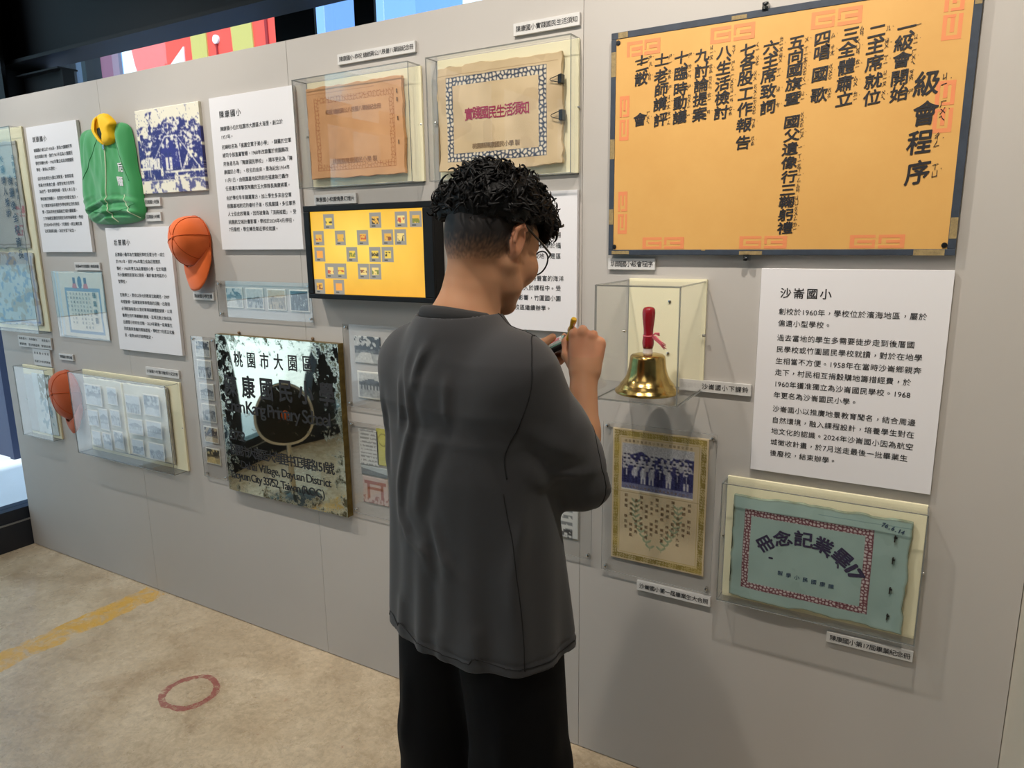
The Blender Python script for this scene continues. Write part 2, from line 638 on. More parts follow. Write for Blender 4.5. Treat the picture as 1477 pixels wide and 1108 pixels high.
# ------------------------------------------------------------------ the setting
def floor_material():
    m = bpy.data.materials.new('worn_concrete')
    m.use_nodes = True
    nt = m.node_tree
    N, L = nt.nodes, nt.links
    b = N['Principled BSDF']
    geo = N.new('ShaderNodeNewGeometry')
    P = geo.outputs['Position']

    def noise_(scale, detail=6, rough=0.6, dist=0.0):
        n = N.new('ShaderNodeTexNoise')
        n.inputs['Scale'].default_value = scale
        n.inputs['Detail'].default_value = detail
        n.inputs['Roughness'].default_value = rough
        n.inputs['Distortion'].default_value = dist
        L.new(P, n.inputs['Vector'])
        return n.outputs['Fac']

    def ramp(fac, stops):
        r = N.new('ShaderNodeValToRGB')
        el = r.color_ramp.elements
        while len(el) < len(stops):
            el.new(0.5)
        for e, (p, c) in zip(el, stops):
            e.position = p
            e.color = (*lin(c), 1) if len(c) == 3 else c
        L.new(fac, r.inputs['Fac'])
        return r.outputs['Color']

    def mix(a, bb, fac, mode='MIX'):
        x = N.new('ShaderNodeMix')
        x.data_type = 'RGBA'
        x.blend_type = mode
        if isinstance(fac, float):
            x.inputs['Factor'].default_value = fac
        else:
            L.new(fac, x.inputs['Factor'])
        for s, v in ((x.inputs['A'], a), (x.inputs['B'], bb)):
            if isinstance(v, tuple):
                s.default_value = (*lin(v), 1)
            else:
                L.new(v, s)
        return x.outputs['Result']

    def math_(op, a, c=None, clamp=False):
        x = N.new('ShaderNodeMath')
        x.operation = op
        x.use_clamp = clamp
        for i, v in enumerate((a, c)):
            if v is None:
                continue
            if isinstance(v, (int, float)):
                x.inputs[i].default_value = v
            else:
                L.new(v, x.inputs[i])
        return x.outputs[0]

    B, W = (0, 0, 0, 1), (1, 1, 1, 1)
    base = ramp(noise_(2.2, 8, 0.62, 0.6), [(0.32, (186, 164, 134)), (0.5, (208, 188, 158)), (0.68, (222, 204, 176))])
    base = mix(base, (150, 118, 84), ramp(noise_(1.1, 4, 0.7, 1.2), [(0.55, B), (0.72, (0.5, 0.5, 0.5, 1))]))
    grain = ramp(noise_(60, 5, 0.7), [(0.38, (140, 132, 124)), (0.6, (255, 255, 255))])
    base = mix(base, grain, 0.2, 'MULTIPLY')
    streak = ramp(noise_(14, 8, 0.75, 2.0), [(0.40, (128, 112, 92)), (0.56, (255, 255, 255))])
    base = mix(base, streak, 0.2, 'MULTIPLY')
    specks = ramp(noise_(130, 2, 0.5), [(0.26, W), (0.31, B)])
    base = mix(base, (104, 84, 66), math_('MULTIPLY', specks, 0.6))
    sep = N.new('ShaderNodeSeparateXYZ')
    L.new(P, sep.inputs[0])
    X, Y = sep.outputs[0], sep.outputs[1]
    wob = math_('MULTIPLY', math_('SUBTRACT', noise_(9, 5), 0.5), 0.10)
    # worn yellow paint line running away from the wall
    dx = math_('ABSOLUTE', math_('ADD', math_('ADD', X, 3.058), wob))
    band = math_('LESS_THAN', dx, 0.072)
    band = math_('MULTIPLY', band, math_('LESS_THAN', Y, -0.01))
    wear = ramp(noise_(11, 6, 0.75, 0.8), [(0.34, B), (0.54, W)])
    base = mix(base, (216, 168, 70), math_('MULTIPLY', math_('MULTIPLY', band, wear), 0.95))
    # red sprayed ring
    rx = math_('ADD', X, 2.222)
    ry = math_('ADD', Y, 0.437)
    rr = math_('SQRT', math_('ADD', math_('MULTIPLY', rx, rx), math_('MULTIPLY', ry, ry)))
    wob2 = math_('MULTIPLY', math_('SUBTRACT', noise_(18, 4), 0.5), 0.035)
    ring = math_('LESS_THAN', math_('ABSOLUTE', math_('ADD', math_('SUBTRACT', rr, 0.094), wob2)), 0.0125)
    wear2 = ramp(noise_(36, 5, 0.8), [(0.36, B), (0.5, W)])
    base = mix(base, (148, 62, 64), math_('MULTIPLY', math_('MULTIPLY', ring, wear2), 0.8))
    # red flecks near it
    fl = ramp(noise_(26, 3, 0.6, 0.5), [(0.68, B), (0.74, W)])
    near = math_('LESS_THAN', math_('ADD', math_('MULTIPLY', math_('ADD', X, 1.9), math_('ADD', X, 1.9)), math_('MULTIPLY', math_('ADD', Y, 0.2), math_('ADD', Y, 0.2))), 0.2)
    base = mix(base, (150, 88, 62), math_('MULTIPLY', math_('MULTIPLY', fl, near), 0.5))
    L.new(base, b.inputs['Base Color'])
    L.new(ramp(noise_(5, 6, 0.7), [(0.35, (0.17, 0.17, 0.17, 1)), (0.7, (0.42, 0.42, 0.42, 1))]), b.inputs['Roughness'])
    bp = N.new('ShaderNodeBump')
    bp.inputs['Strength'].default_value = 0.25
    bp.inputs['Distance'].default_value = 0.004
    L.new(noise_(40, 6, 0.7), bp.inputs['Height'])
    L.new(bp.outputs['Normal'], b.inputs['Normal'])
    return m


WX0, WX1, WTOP = -4.158, 0.252, 2.292
mb = MB().box(-4.2, 3.2, -7.2, 1.2, -0.08, 0.0)
struct(mb.build('floor', floor_material()))
mb = MB()
seams = [WX0, -3.056, -1.953, -0.851, WX1]
for a, b_ in zip(seams[:-1], seams[1:]):
    mb.box(a + 0.0007, b_ - 0.0007, 0.0, 0.02, 0.004, WTOP)
mb.box(WX0, WX1, 0.02, 0.09, 0.004, WTOP - 0.002, mi=1)
struct(mb.build('wall_back', [M['wall'], M['gap']]))
mb = MB().box(WX1 + 0.001, WX1 + 0.08, -0.42, 0.09, 0.0, WTOP)
struct(mb.build('wall_right', M['wallside']))
m_ceil = mat('dark_ceiling', (58, 58, 62), 0.9)
struct(MB().box(-4.7, 3.2, -7.2, 1.2, 3.42, 3.5).build('ceiling', m_ceil))
m_room = mat('room_paint', (150, 150, 146), 0.85)
struct(MB().box(-4.2, 3.2, -7.3, -7.2, 0.0, 3.42).build('wall_front', m_room))
struct(MB().box(3.2, 3.3, -7.3, 1.2, 0.0, 3.42).build('wall_east', m_room))

# glass facade beside the display wall
m_frame = mat('navy_black_window_frame', (26, 32, 44), 0.4)
m_line = mat('bare_metal_edge', (150, 150, 148), 0.4, 0.6)
wl = struct(MB().box(-4.30, -4.162, -7.2, 0.06, 0.0, 0.145).box(-4.29, -4.172, -7.2, 0.06, 0.152, 0.218).box(-4.30, -4.160, -7.2, 0.06, 0.145, 0.152, mi=1)
            .build('wall_left', [m_frame, m_line]))
mb = MB()
for y, hw in ((-1.37, 0.075), (-2.50, 0.13), (-3.95, 0.05), (-5.3, 0.05), (-6.6, 0.05)):
    mb.box(-4.28, -4.18, y - hw, y + hw, 0.218, 3.42)
mb.box(-4.28, -4.18, -7.2, 0.06, 2.52, 2.60)
mb.box(-4.27, -4.20, -7.2, 0.06, 3.36, 3.42)
fr = mb.build('window_1', m_frame)
struct(fr)
mb = MB()
for y0, y1 in ((-1.295, 0.06), (-2.37, -1.445), (-3.90, -2.63), (-5.25, -4.0), (-6.55, -5.35)):
    mb.box(-4.234, -4.226, y0, y1, 0.218, 2.52)
mb.build('window_pane', M['glass'], fr)

# steel frame over and behind the display wall
mb = MB()
mb.box(-4.6, 3.2, 0.30, 0.47, 2.559, 2.576).box(-4.6, 3.2, 0.37, 0.40, 2.576, 3.3).box(-4.6, 3.2, 0.30, 0.47, 3.3, 3.42)
struct(mb.build('beam', M['blackm']))
mb = MB().box(-4.62, -4.27, 0.24, 0.26, 0.0, 3.4).box(-4.47, -4.44, 0.26, 0.46, 0.0, 3.4).box(-4.62, -4.27, 0.46, 0.48, 0.0, 3.4)
struct(mb.build('column', M['blackm']))
mb = MB().box(-4.26, -3.87, 0.34, 0.36, 2.1, 2.489).box(-4.26, -3.86, 0.30, 0.40, 2.489, 2.497).box(-3.88, -3.86, 0.32, 0.38, 2.1, 2.489)
struct(mb.build('trim_1', M['blackm']))
struct(MB().box(-2.96, -2.69, 0.90, 0.915, 0.0, 3.4).build('pillar', M['blackm']))
struct(MB().box(-2.435, -2.315, 0.90, 0.915, 0.0, 3.4).build('pillar', M['blackm']))
mb = MB()
for x0, x1 in ((-5.0, -4.93), (-4.70, -4.655), (-0.4, -0.3), (1.0, 1.1)):
    mb.box(x0, x1, 0.92, 1.02, 0.0, 3.4)
mb.box(-5.0, 3.2, 0.92, 1.02, 3.2, 3.42).box(-5.0, 3.2, 0.92, 1.02, 0.0, 0.3)
fr2 = struct(mb.build('window_2', m_frame))
mb = MB()
for x0, x1 in ((-4.93, -4.70), (-4.655, -2.96), (-2.69, -2.435), (-2.315, -0.4)):
    mb.box(x0, x1, 0.966, 0.974, 0.3, 3.2)
mb.build('window_pane', M['glass'], fr2)

# outside: pavement, a blue building with a striped red mural behind the display wall, teal offices beyond the glass facade
struct(MB().box(-40, -4.3, -30, 30, -0.12, -0.02).box(-4.3, 12, 1.2, 30, -0.12, -0.02).build('pavement', mat('pale_paving', (212, 214, 214), 0.8, vary=(0.8, (190, 194, 196), 0.25))))
m_bw = mat('pale_blue_render', (110, 150, 214), 0.8)
mb = MB().box(-16, -5.19, 5.05, 6.0, 0, 7.5)
bld = mb.build('annexe_building', m_bw)
setp(bld, 'pale blue building with a red and yellow mural, seen over the display wall', 'building')
m_mred = mat('mural_red', (238, 84, 70), 0.7)
m_mwhite = mat('mural_white', (232, 240, 244), 0.7)
m_myel = mat('mural_olive_yellow', (196, 184, 104), 0.7)
m_mline = mat('mural_dark_red', (150, 36, 40), 0.7)
m_mpink = mat('mural_plum', (120, 74, 96), 0.7)
m_mnavy = mat('mural_slate', (60, 74, 96), 0.7)
mb = MB()
mb.box(-13.2, -11.55, 5.0, 5.05, 2.5, 6.5, mi=5)
mb.box(-11.5, -10.62, 5.0, 5.05, 2.5, 6.5, mi=4)
mb.box(-10.52, -10.0, 5.0, 5.05, 2.5, 6.5, mi=1)
arc = [(-7.2, 2.6)] + [(-7.2, 6.5), (-9.6, 6.5)] + [(-10.28 + 0.62 * ((z - 4.6) / 1.4) ** 2, z) for z in np.linspace(5.6, 2.9, 14)] + [(-9.4, 2.6)]
mb.prism(arc, 4.98, 5.02, mi=0)
mb.prism([(-9.85, 3.75), (-9.1, 3.75), (-9.08, 4.24)], 4.96, 5.0, mi=1)
mb.prism([(-8.88, 2.7), (-8.60, 2.7), (-8.60, 6.4), (-8.96, 6.4)], 4.96, 5.0, mi=2)
mb.prism([(-8.02, 2.7), (-7.66, 2.7), (-7.80, 6.4), (-8.22, 6.4)], 4.96, 5.0, mi=2)
mb.prism([(-7.46, 2.7), (-7.42, 2.7), (-7.47, 6.4), (-7.52, 6.4)], 4.96, 5.0, mi=3)
mb.prism([(-8.41, 2.7), (-8.39, 2.7), (-8.40, 4.22), (-8.42, 4.22)], 4.96, 5.0, mi=3)
mb.lathe([(0.0, 0.0), (0.055, 0.0), (0.055, 0.03), (0.0, 0.03)], (-8.41, 4.98, 4.24), 16, axis='y', mi=1)
mb.build('mural', [m_mred, m_mwhite, m_myel, m_mline, m_mpink, m_mnavy], bld)
m_teal = mat('teal_office_cladding', (120, 176, 184), 0.5)
m_tdark = mat('office_window_band', (44, 70, 80), 0.2)
mb = MB().box(-18, -17, -26, 8, 0, 7)
ob = mb.build('office_building', m_teal)
setp(ob, 'teal office block across the paving, mirrored in the brass plaque', 'building')
mb = MB()
for k in range(9):
    for z in (1.2, 4.2):
        MB().box(-17.0, -16.97, -24 + 3.4 * k, -22 + 3.4 * k, z, z + 1.8).build('window', m_tdark, ob)
# dark blue door leaf standing outside the glass
g = MB().box(-7.4, -6.06, 0.82, 0.88, -0.02, 2.6).box(-6.10, -6.04, 0.80, 0.90, -0.02, 2.6)
o = g.build('outdoor_screen', mat('navy_shutter', (20, 32, 62), 0.5))
setp(o, 'dark blue upright screen outside the glass at the left end of the wall', 'screen')


# ------------------------------------------------------------------ things on the wall
def mount(name, x, z, label, cat, group=None, y=0.0):
    return thing(name, (x, y, z), label, cat, group)


def text_panel(x0, x1, z0, z1, title, rows, label, left, ztitle, zs, pitch=0.0186):
    cx, cz = (x0 + x1) / 2, (z0 + z1) / 2
    t = mount('text_panel', cx, cz, label, 'information panel', 'white school history panels')
    MB().box(x0 - cx, x1 - cx, -0.014, -0.001, z0 - cz, z1 - cz).build('board', M['white'], t, bevel=0.0008)
    tx = Text(-0.0146)
    tx.line(title, left - cx - 0.002, ztitle - cz, 0.0265, 0.0302, 0.014)
    for s, z in zip(rows, zs):
        tx.line(s, left - cx - 0.001, z - cz, 0.0172, pitch, 0.006)
    tx.build('lettering', M['ink'], t)
    return t


Z0 = [1.4435, 1.4145, 1.3785, 1.3495, 1.320, 1.291, 1.2615, 1.2325, 1.197, 1.1675, 1.1385, 1.1095, 1.080]
text_panel(-0.358, 0.051, 1.029, 1.548, '沙崙國小', [
    '創校於1960年，學校位於濱海地區，屬於', '偏遠小型學校。', '過去當地的學生多需要徒步走到後厝國', '民學校或竹圍國民學校就讀，對於在地學',
    '生相當不方便。1958年在當時沙崙鄉親奔', '走下，村民相互捐穀購地籌措經費，於', '1960年獲准獨立為沙崙國民學校。1968', '年更名為沙崙國民小學。',
    '沙崙國小以推廣地景教育聞名，結合周邊', '自然環境，融入課程設計，培養學生對在', '地文化的認識。2024年沙崙國小因為航空', '城徵收計畫，於7月送走最後一批畢業生', '後廢校，結束辦學。'],
    'white text panel headed 沙崙國小, right of the brass bell case', -0.311, 1.4885, Z0, 0.0177)
Z0 = [2.0335, 2.0045, 1.9695, 1.940, 1.910, 1.881, 1.8515, 1.822, 1.7875, 1.7585, 1.7295, 1.700, 1.673]
text_panel(-2.353, -1.922, 1.598, 2.145, '陳康國小', [
    '陳康國小位於桃園市大園區大海里，創立於', '1951年。', '初期校名為「桃園空軍子弟小學」，隸屬於空軍', '總司令部直屬管轄，1968年改隸屬於桃園縣政',
    '府後易名為「陳康國民學校」，隔年更名為「陳', '康國民小學」。校名的由來，是為紀念1954年', '11月1日，由桃園基地起飛前往福建執行轟炸', '任務遭共軍擊落殉職的五大隊隊長陳康將軍。',
    '由於學校早年隸屬軍方，加上學生多來自空軍', '桃園基地附近的眷村子弟，校風嚴謹，多位軍界', '人士從此校畢業，因而被譽為「頂將搖籃」。受', '桃園航空城計畫影響，學校於2024年4月停招，', '7月廢校，學生轉至鄰近學校就讀。'],
    'white text panel headed 陳康國小, left of the orange booklet case', -2.302, 2.083, Z0, 0.0171)
Z0 = [2.0435, 2.0155, 1.987, 1.959, 1.920, 1.891, 1.863, 1.830, 1.8005, 1.772, 1.743, 1.714, 1.686]
text_panel(-3.621, -3.217, 1.590, 2.147, '圳頭國小', [
    '圳頭國小創立於1956年，原為大園國民學', '校的圳頭分班，後於1961年成為大園國民', '學校圳頭分校，1962年獨立成為圳頭國民', '學校，擁有62年歷史。',
    '由於校舍鄰近大園北港聚落，曾是區域', '性最大的集會之處，經常有地方信眾到', '為校門，每年清明時節，常見人來人往。', '學校雖然規模小，但是校內的歷史悠久，',
    '在大園當地留存著許多學校師生的珍貴回', '憶。因為校地在桃園航空城計畫範圍，', '三年後確定遷校的規定及校地被徵收，學校', '於2024年4月停招，7月廢校，師生轉至鄰', '近校就讀活動，為校史留下紀念。'],
    'white text panel headed 圳頭國小, immediately left of the green jacket', -3.577, 2.0895, Z0, 0.0171)
Z0 = [1.579, 1.550, 1.520, 1.493, 1.464, 1.4065, 1.377, 1.347, 1.317, 1.288, 1.259, 1.230]
text_panel(-3.101, -2.662, 1.163, 1.692, '后厝國小', [
    '后厝國小最早為竹圍國民學校后厝分校，成立', '於1951年，並於1956年獨立成為后厝國民', '學校，1968年更名為后厝國民小學，位於桃園', '市大園鄉西部濱海公路旁，屬於偏遠地區的小', '型學校。',
    '在教學上，學校以多元的教育活動聞名，2009', '年推動第一屆畢業班單車環島的活動，出發前', '必須經過每週5公里的單車訓練體能訓練，以培', '養學生的不畏艱難的勇氣，這項活動之後成為', '后厝國小的特色活動，2024年最後一屆畢業生', '完成最具意義的環島歷程，學校於7月底正式廢', '校，結束68年的辦學歷史。'],
    'white text panel headed 后厝國小, below the green jacket and beside the orange cap', -3.0495, 1.6295, Z0, 0.0171)
zz = [1.6645, 1.636, 1.6065, 1.577, 1.513, 1.485, 1.456, 1.4265]
pz = text_panel(-1.277, -0.860, 1.360, 1.758, '竹圍國小', [
    '竹圍國小位於桃園市大園區，鄰近桃園國際', '機場，創立於1918年，學校的歷史最早可追溯', '至日治時期的竹圍公學校分校，教學於福', '海宮旁，是區', '竹圍國小鄰近竹圍漁港，學校將豐富的海洋', '資源融入學校的特色教學於課程中。受', '桃園航空城計畫的影響，竹圍國小園', '區於2024年遷至中校區繼續辦學。'],
    'white text panel behind the person, partly hidden by the head', -1.230, 1.712, [], 0.0177)
tx = Text(-0.0146)
cx, cz = (-1.277 - 0.860) / 2, (1.360 + 1.758) / 2
for s, z in zip(['竹圍國小位於桃園市大園區，鄰近桃園國際', '機場，創立於1918年，歷史可追溯', '至日治時期的竹圍公學校分校，教學於福', '海宮，後遷至現在校地，是區', '竹圍國小鄰近竹圍漁港，學校將豐富的海洋', '資源及生態教育特色融入於課程中。受', '桃園航空城計畫影響，竹圍國小園'], zz):
    wd = sum(glyph(c)[2] for c in s)
    tx.line(s, -0.9095 - cx - wd * 0.0177 + (0.009 if z < 1.57 and z > 1.5 else 0), z - cz, 0.0172, 0.0177, 0.006)
s = '區於2024年遷至竹圍國中校區繼續辦學。'
tx.line(s, -0.940 - cx - sum(glyph(c)[2] for c in s) * 0.0177, 1.4265 - cz, 0.0172, 0.0177, 0.006)
tx.build('body_lettering', M['ink'], pz)


def caption(x0, x1, z0, z1, rows, label, em=None, left=0.008, thick=0.009):
    cx, cz = (x0 + x1) / 2, (z0 + z1) / 2
    t = mount('caption_label', cx, cz, label, 'label', 'small caption labels')
    MB().box(x0 - cx, x1 - cx, -thick, -0.001, z0 - cz, z1 - cz).build('plate', M['foam_label'], t, bevel=0.0006)
    tx = Text(-thick - 0.0006)
    h = (z1 - z0) / max(1, len(rows))
    for i, r in enumerate(rows):
        z = z1 - h * (i + 0.5) - cz
        tx.line(r, x0 - cx + left, z, em or min(0.0165, h * 0.6), bold=0.006, fit=(x1 - x0 - left * 1.7) if len(r) > 4 else None)
    tx.build('lettering', M['ink'], t)
    return t


caption(-2.815, -2.709, 1.773, 1.807, ['后厝國小制服'], 'small label right of the green jacket hem, the upper of two')
caption(-2.816, -2.716, 1.714, 1.749, ['后厝國小校帽'], 'small label above the orange cap, the lower of two by the jacket')
caption(-2.561, -2.438, 1.400, 1.431, ['陳康國小學生帽'], 'small label right below the brim of the bright orange cap')
caption(-3.382, -3.185, 1.509, 1.544, ['民國48年圳頭國小畢業證書'], 'narrow label directly above the blue bordered certificate')
caption(-3.979, -3.675, 1.119, 1.176, ['圳頭國小　圳頭國小　　圳頭國小', '畢業證書　獎狀聘書證明　畢業紀念冊'], 'wide two line label below the tall case at the far left', em=0.014)
caption(-3.857, -3.699, 1.032, 1.116, ['圳頭國小校歌', '民國五十年校歌樂譜'], 'squarish two line label above the small case at the lower left', em=0.013)
caption(-3.619, -3.501, 1.077, 1.108, ['圳頭國小學生帽'], 'small label above the rust coloured cap')
caption(-2.937, -2.709, 1.060, 1.096, ['沙崙國小校園活動照片紀念冊'], 'narrow label above the right end of the photo album case')
caption(-1.717, -1.403, 2.184, 2.216, ['陳康國小 恭祝 總統蔣公八秩晉八華誕紀念冊'], 'long label above the case with the orange booklet')
caption(-1.061, -0.859, 2.180, 2.212, ['陳康國小實踐國民生活須知'], 'label above the case with the clipped beige booklet')
caption(-1.860, -1.670, 1.749, 1.782, ['陳康國小校園情景幻燈片'], 'label on the wall just over the top left of the yellow screen')
caption(-0.768, -0.634, 1.541, 1.571, ['圳頭國小級會程序'], 'small label under the left corner of the big orange board')
caption(-0.556, -0.368, 1.221, 1.252, ['　　　沙崙國小下課鈴'], 'label beside the bell case, half behind its clear side')
caption(-0.662, -0.446, 0.607, 0.637, ['沙崙國小第一屆畢業生大合照'], 'label below the framed class photograph sheet')
caption(-0.144, 0.053, 0.591, 0.619, ['陳康國小第17屆畢業紀念冊'], 'label below the right end of the blue booklet case')


def pins(t, spots, y0, y1, name='fixing_pin', r=0.0028):
    for x, z in spots:
        MB().lathe([(r * 0.6, 0.0), (r, 0.0006), (r, y0 - y1 - 0.001), (r * 0.5, y0 - y1)], (x, y0, z), 10, axis='y').build(name, M['steel'], t, smooth=True, angle=40)


def case(x0, x1, z0, z1, depth, back, label, pin=True, bottom=True):
    """clear acrylic cover over a cream board"""
    cx, cz = (x0 + x1) / 2, (z0 + z1) / 2
    t = mount('display_case', cx, cz, label, 'display case', 'clear acrylic display cases')
    a, b, c, d = back
    MB().box(a - cx, b - cx, -0.010, -0.001, c - cz, d - cz).build('backing_board', M['cream'], t, bevel=0.001)
    k = 0.003
    X0, X1, ZA, ZB = x0 - cx, x1 - cx, z0 - cz, z1 - cz
    mb = MB()
    fr = (2, 3)
    mb.box(X0, X1, -depth, -depth + k, ZA, ZB, mi=0, mside=(fr, 1))
    mb.box(X0, X0 + k, -depth + k + 0.0002, -0.0005, ZA, ZB, mi=0, mside=((0, 1), 1))
    mb.box(X1 - k, X1, -depth + k + 0.0002, -0.0005, ZA, ZB, mi=0, mside=((0, 1), 1))
    mb.box(X0 + k, X1 - k, -depth + k + 0.0002, -0.0005, ZB - k, ZB, mi=0, mside=((4, 5), 1))
    mb.box(X0 + k, X1 - k, -depth + k + 0.0002, -0.0005, ZA, ZA + k, mi=0, mside=((4, 5), 1))
    mb.build('acrylic_cover', [M['acrylic'], M['edge']], t)
    if pin:
        for sx in (X0 - 0.002, X1 + 0.002):
            mb = MB().tube([(sx - 0.003, -0.007, (ZA + ZB) / 2), (sx + 0.003, -0.007, (ZA + ZB) / 2)], 0.004, 10)
            mb.build('side_screw', M['steel'], t, smooth=True, angle=40)
    return t


case(-1.872, -1.392, 1.801, 2.147, 0.064, (-1.858, -1.385, 1.806, 2.143), 'clear case holding the plain orange booklet')
case(-1.334, -0.862, 1.799, 2.150, 0.055, (-1.322, -0.860, 1.803, 2.148), 'clear case holding the beige booklet with black clips, above the person')
case(-0.418, 0.052, 0.662, 0.995, 0.062, (-0.415, 0.050, 0.655, 1.000), 'clear case holding the blue graduation booklet at the lower right')
case(-3.448, -2.722, 0.647, 1.040, 0.072, (-3.434, -2.712, 0.650, 1.044), 'long clear case holding the open photo album')
case(-3.988, -3.702, 0.661, 1.022, 0.049, (-3.975, -3.696, 0.664, 1.026), 'small clear case at the lower left end of the wall')
case(-4.150, -3.675, 1.203, 2.155, 0.058, (-4.140, -3.667, 1.210, 2.158), 'tall clear case at the left edge, holding two old documents', pin=False)

# orange booklet
im = canvas(150, 200, (212, 160, 112), 9, 3, 6)
im *= (1 - 0.10 * np.clip(vnoise(150, 200, 3, 8) - 0.5, 0, 1))[..., None]
pebbles(im, 0.40, 0.29, (0.032, 0.034, 0.026, 0.032), 0.020, 0.012, (206, 154, 106), (170, 104, 62), 4, 0.12)
fill(im, rect(*uv(im), 0, 0.72, 0.925, 0.935), (176, 120, 80), 0.6)
o = thing('orange_booklet', (-1.645, -0.005, 1.977), 'worn orange card booklet with a faint border, in its clear case', 'booklet')
paper('cover', -0.200, -0.145, 0.400, 0.288, im, o, y=-0.022, thick=0.011, curl=0.002, ragged=0.004, seed=2)
tx = Text(-0.0262)
tx.line('恭祝 總統蔣公八秩晉八華誕紀念冊', -0.120, 0.063, 0.017, fit=0.235, bold=0.012)
tx.line('桃園縣陳康國民小學 製', -0.100, -0.093, 0.019, fit=0.19, bold=0.012)
conform(tx)
tx.build('cover_lettering', M['ink_faint'], o)
mb = MB()
for z in (0.10, 0.075, 0.02, -0.05):
    mb.box(0.180, 0.1815, -0.0262, -0.0225, z - 0.006, z + 0.006)
mb.build('staple', M['ink_brown'], o)

# beige booklet with its two binder clips
im = canvas(170, 230, (210, 186, 148), 16, 5, 5)
fill(im, (vnoise(170, 230, 5, 12) > 0.62) * 1.0, (184, 158, 124), 0.35)
pebbles(im, 0.408, 0.292, (0.028, 0.048, 0.026, 0.030), 0.024, 0.0125, (224, 212, 190), (52, 62, 84), 9, 0.30)
fill(im, rect(*uv(im), 0, 0.97, 0.918, 0.925), (160, 130, 96), 0.7)
o = thing('beige_booklet', (-1.105, -0.005, 1.974), 'stained beige booklet with a pebble border and crimson title', 'booklet')
paper('cover', -0.204, -0.146, 0.408, 0.292, im, o, y=-0.022, thick=0.011, curl=0.003, ragged=0.006, seed=6, bend=lambda U, V: -0.004 * np.clip(1 - V * 6, 0, 1) * np.clip(1 - U * 4, 0, 1))
tx = Text(-0.0265)
for i, ch in enumerate('實踐國民生活須知'):
    tx.char(ch, -0.098 + 0.0268 * i, 0.010 + 0.0016 * math.sin(i * 1.3), 0.0305, bold=0.022, sx=0.98, sz=1.2)
conform(tx)
tx.build('title_lettering', M['ink_red'], o)
tx = Text(-0.0265)
tx.line('桃園縣陳康國民小學 製', -0.088, -0.080, 0.017, fit=0.160, bold=0.014)
conform(tx)
tx.build('imprint_lettering', M['ink_brown'], o)


def binder_clip(x, z, label, s=1.0):
    t = mount('binder_clip', x, z, label, 'binder clip', 'black binder clips on the beige booklet', -0.005)
    mb = MB()
    prof = [(-0.010, -0.0275), (0.004, -0.0335), (0.004, -0.012), (-0.010, -0.017)]
    b = len(mb.v)
    for zz in (-0.012 * s, 0.012 * s):
        mb.v += [(px, py, zz) for px, py in prof]
    for i in range(4):
        j = (i + 1) % 4
        mb.f.append((i, j, 4 + j, 4 + i))
        mb.m.append(0)
    mb.f += [(3, 2, 1, 0), (4, 5, 6, 7)]
    mb.m += [0, 0]
    mb.build('clip_body', M['black'], t, bevel=0.001)
    mb = MB()
    mb.tube([(-0.008, -0.0280, 0.009 * s), (-0.022, -0.0290, 0.005 * s), (-0.030, -0.0290, 0.003 * s), (-0.033, -0.0290, 0.0), (-0.030, -0.0290, -0.003 * s), (-0.022, -0.0290, -0.005 * s), (-0.008, -0.0280, -0.009 * s)], 0.0011, 6)
    mb.build('wire_handle', M['black'], t, smooth=True)


binder_clip(-0.902, 2.048, 'upper black binder clip on the beige booklet', 0.95)
binder_clip(-0.899, 1.955, 'lower black binder clip on the beige booklet', 1.15)

# blue graduation booklet
im = canvas(200, 290, (152, 176, 170), 7, 21, 7)
fill(im, (vnoise(200, 290, 4, 22) > 0.60) * 1.0, (140, 164, 156), 0.4)
U, V = uv(im)
edge = np.clip(1 - np.minimum(np.minimum(U * 0.41, (1 - U) * 0.41), np.minimum(V * 0.29, (1 - V) * 0.29)) / 0.006, 0, 1) * (0.4 + vnoise(200, 290, 20, 3))
fill(im, edge * 0.8, (112, 116, 92))
pebbles(im, 0.412, 0.288, (0.028, 0.078, 0.030, 0.036), 0.018, 0.0085, (196, 184, 182), (100, 50, 60), 23, 0.34)
fill(im, rect(U, V, 0.5, 1.0, 0.935 - 0.0, 0.94), (90, 120, 122), 0.7)
o = thing('blue_booklet', (-0.1845, -0.005, 0.814), 'pale blue graduation booklet with maroon pebble border, in its clear case', 'booklet')
paper('cover', -0.206, -0.144, 0.412, 0.288, im, o, y=-0.022, thick=0.011, curl=0.004, ragged=0.006, seed=24)
tx = Text(-0.0285)
R_ = 0.150
cxa, cza = -0.030, -0.098
for ch, ang, s in (('冊', 37, 0.042), ('念', 19, 0.043), ('記', 0, 0.044), ('業', -18, 0.044), ('畢', -37, 0.046), ('1', -49, 0.046), ('7', -56, 0.046)):
    a = math.radians(ang)
    tx.char(ch, cxa - R_ * math.sin(a) * 1.02, cza + R_ * math.cos(a), s, bold=0.028 if ch not in '17' else 0.05, rot=a, sx=1.08)
for ang, rr in ((44, 0.121), (-28, 0.128), (-45, 0.124)):
    a = math.radians(ang)
    tx.char('、', cxa - rr * math.sin(a), cza + rr * math.cos(a), 0.03, bold=0.03, rot=a)
conform(tx)
tx.build('title_lettering', M['ink_purple'], o)
tx = Text(-0.0285)
for i, ch in enumerate('製學小民國康陳'):
    tx.char(ch, -0.080 + 0.0205 * i, -0.052 - 0.0012 * i, 0.0135, bold=0.02, rise=0.1)
for i, ch in enumerate('76.6.14'):
    tx.char(ch, 0.146 + 0.007 * i, 0.128 - 0.002 * i, 0.014, bold=0.04, slant=0.3)
conform(tx)
tx.build('small_lettering', M['ink_teal'], o)
mb = MB()
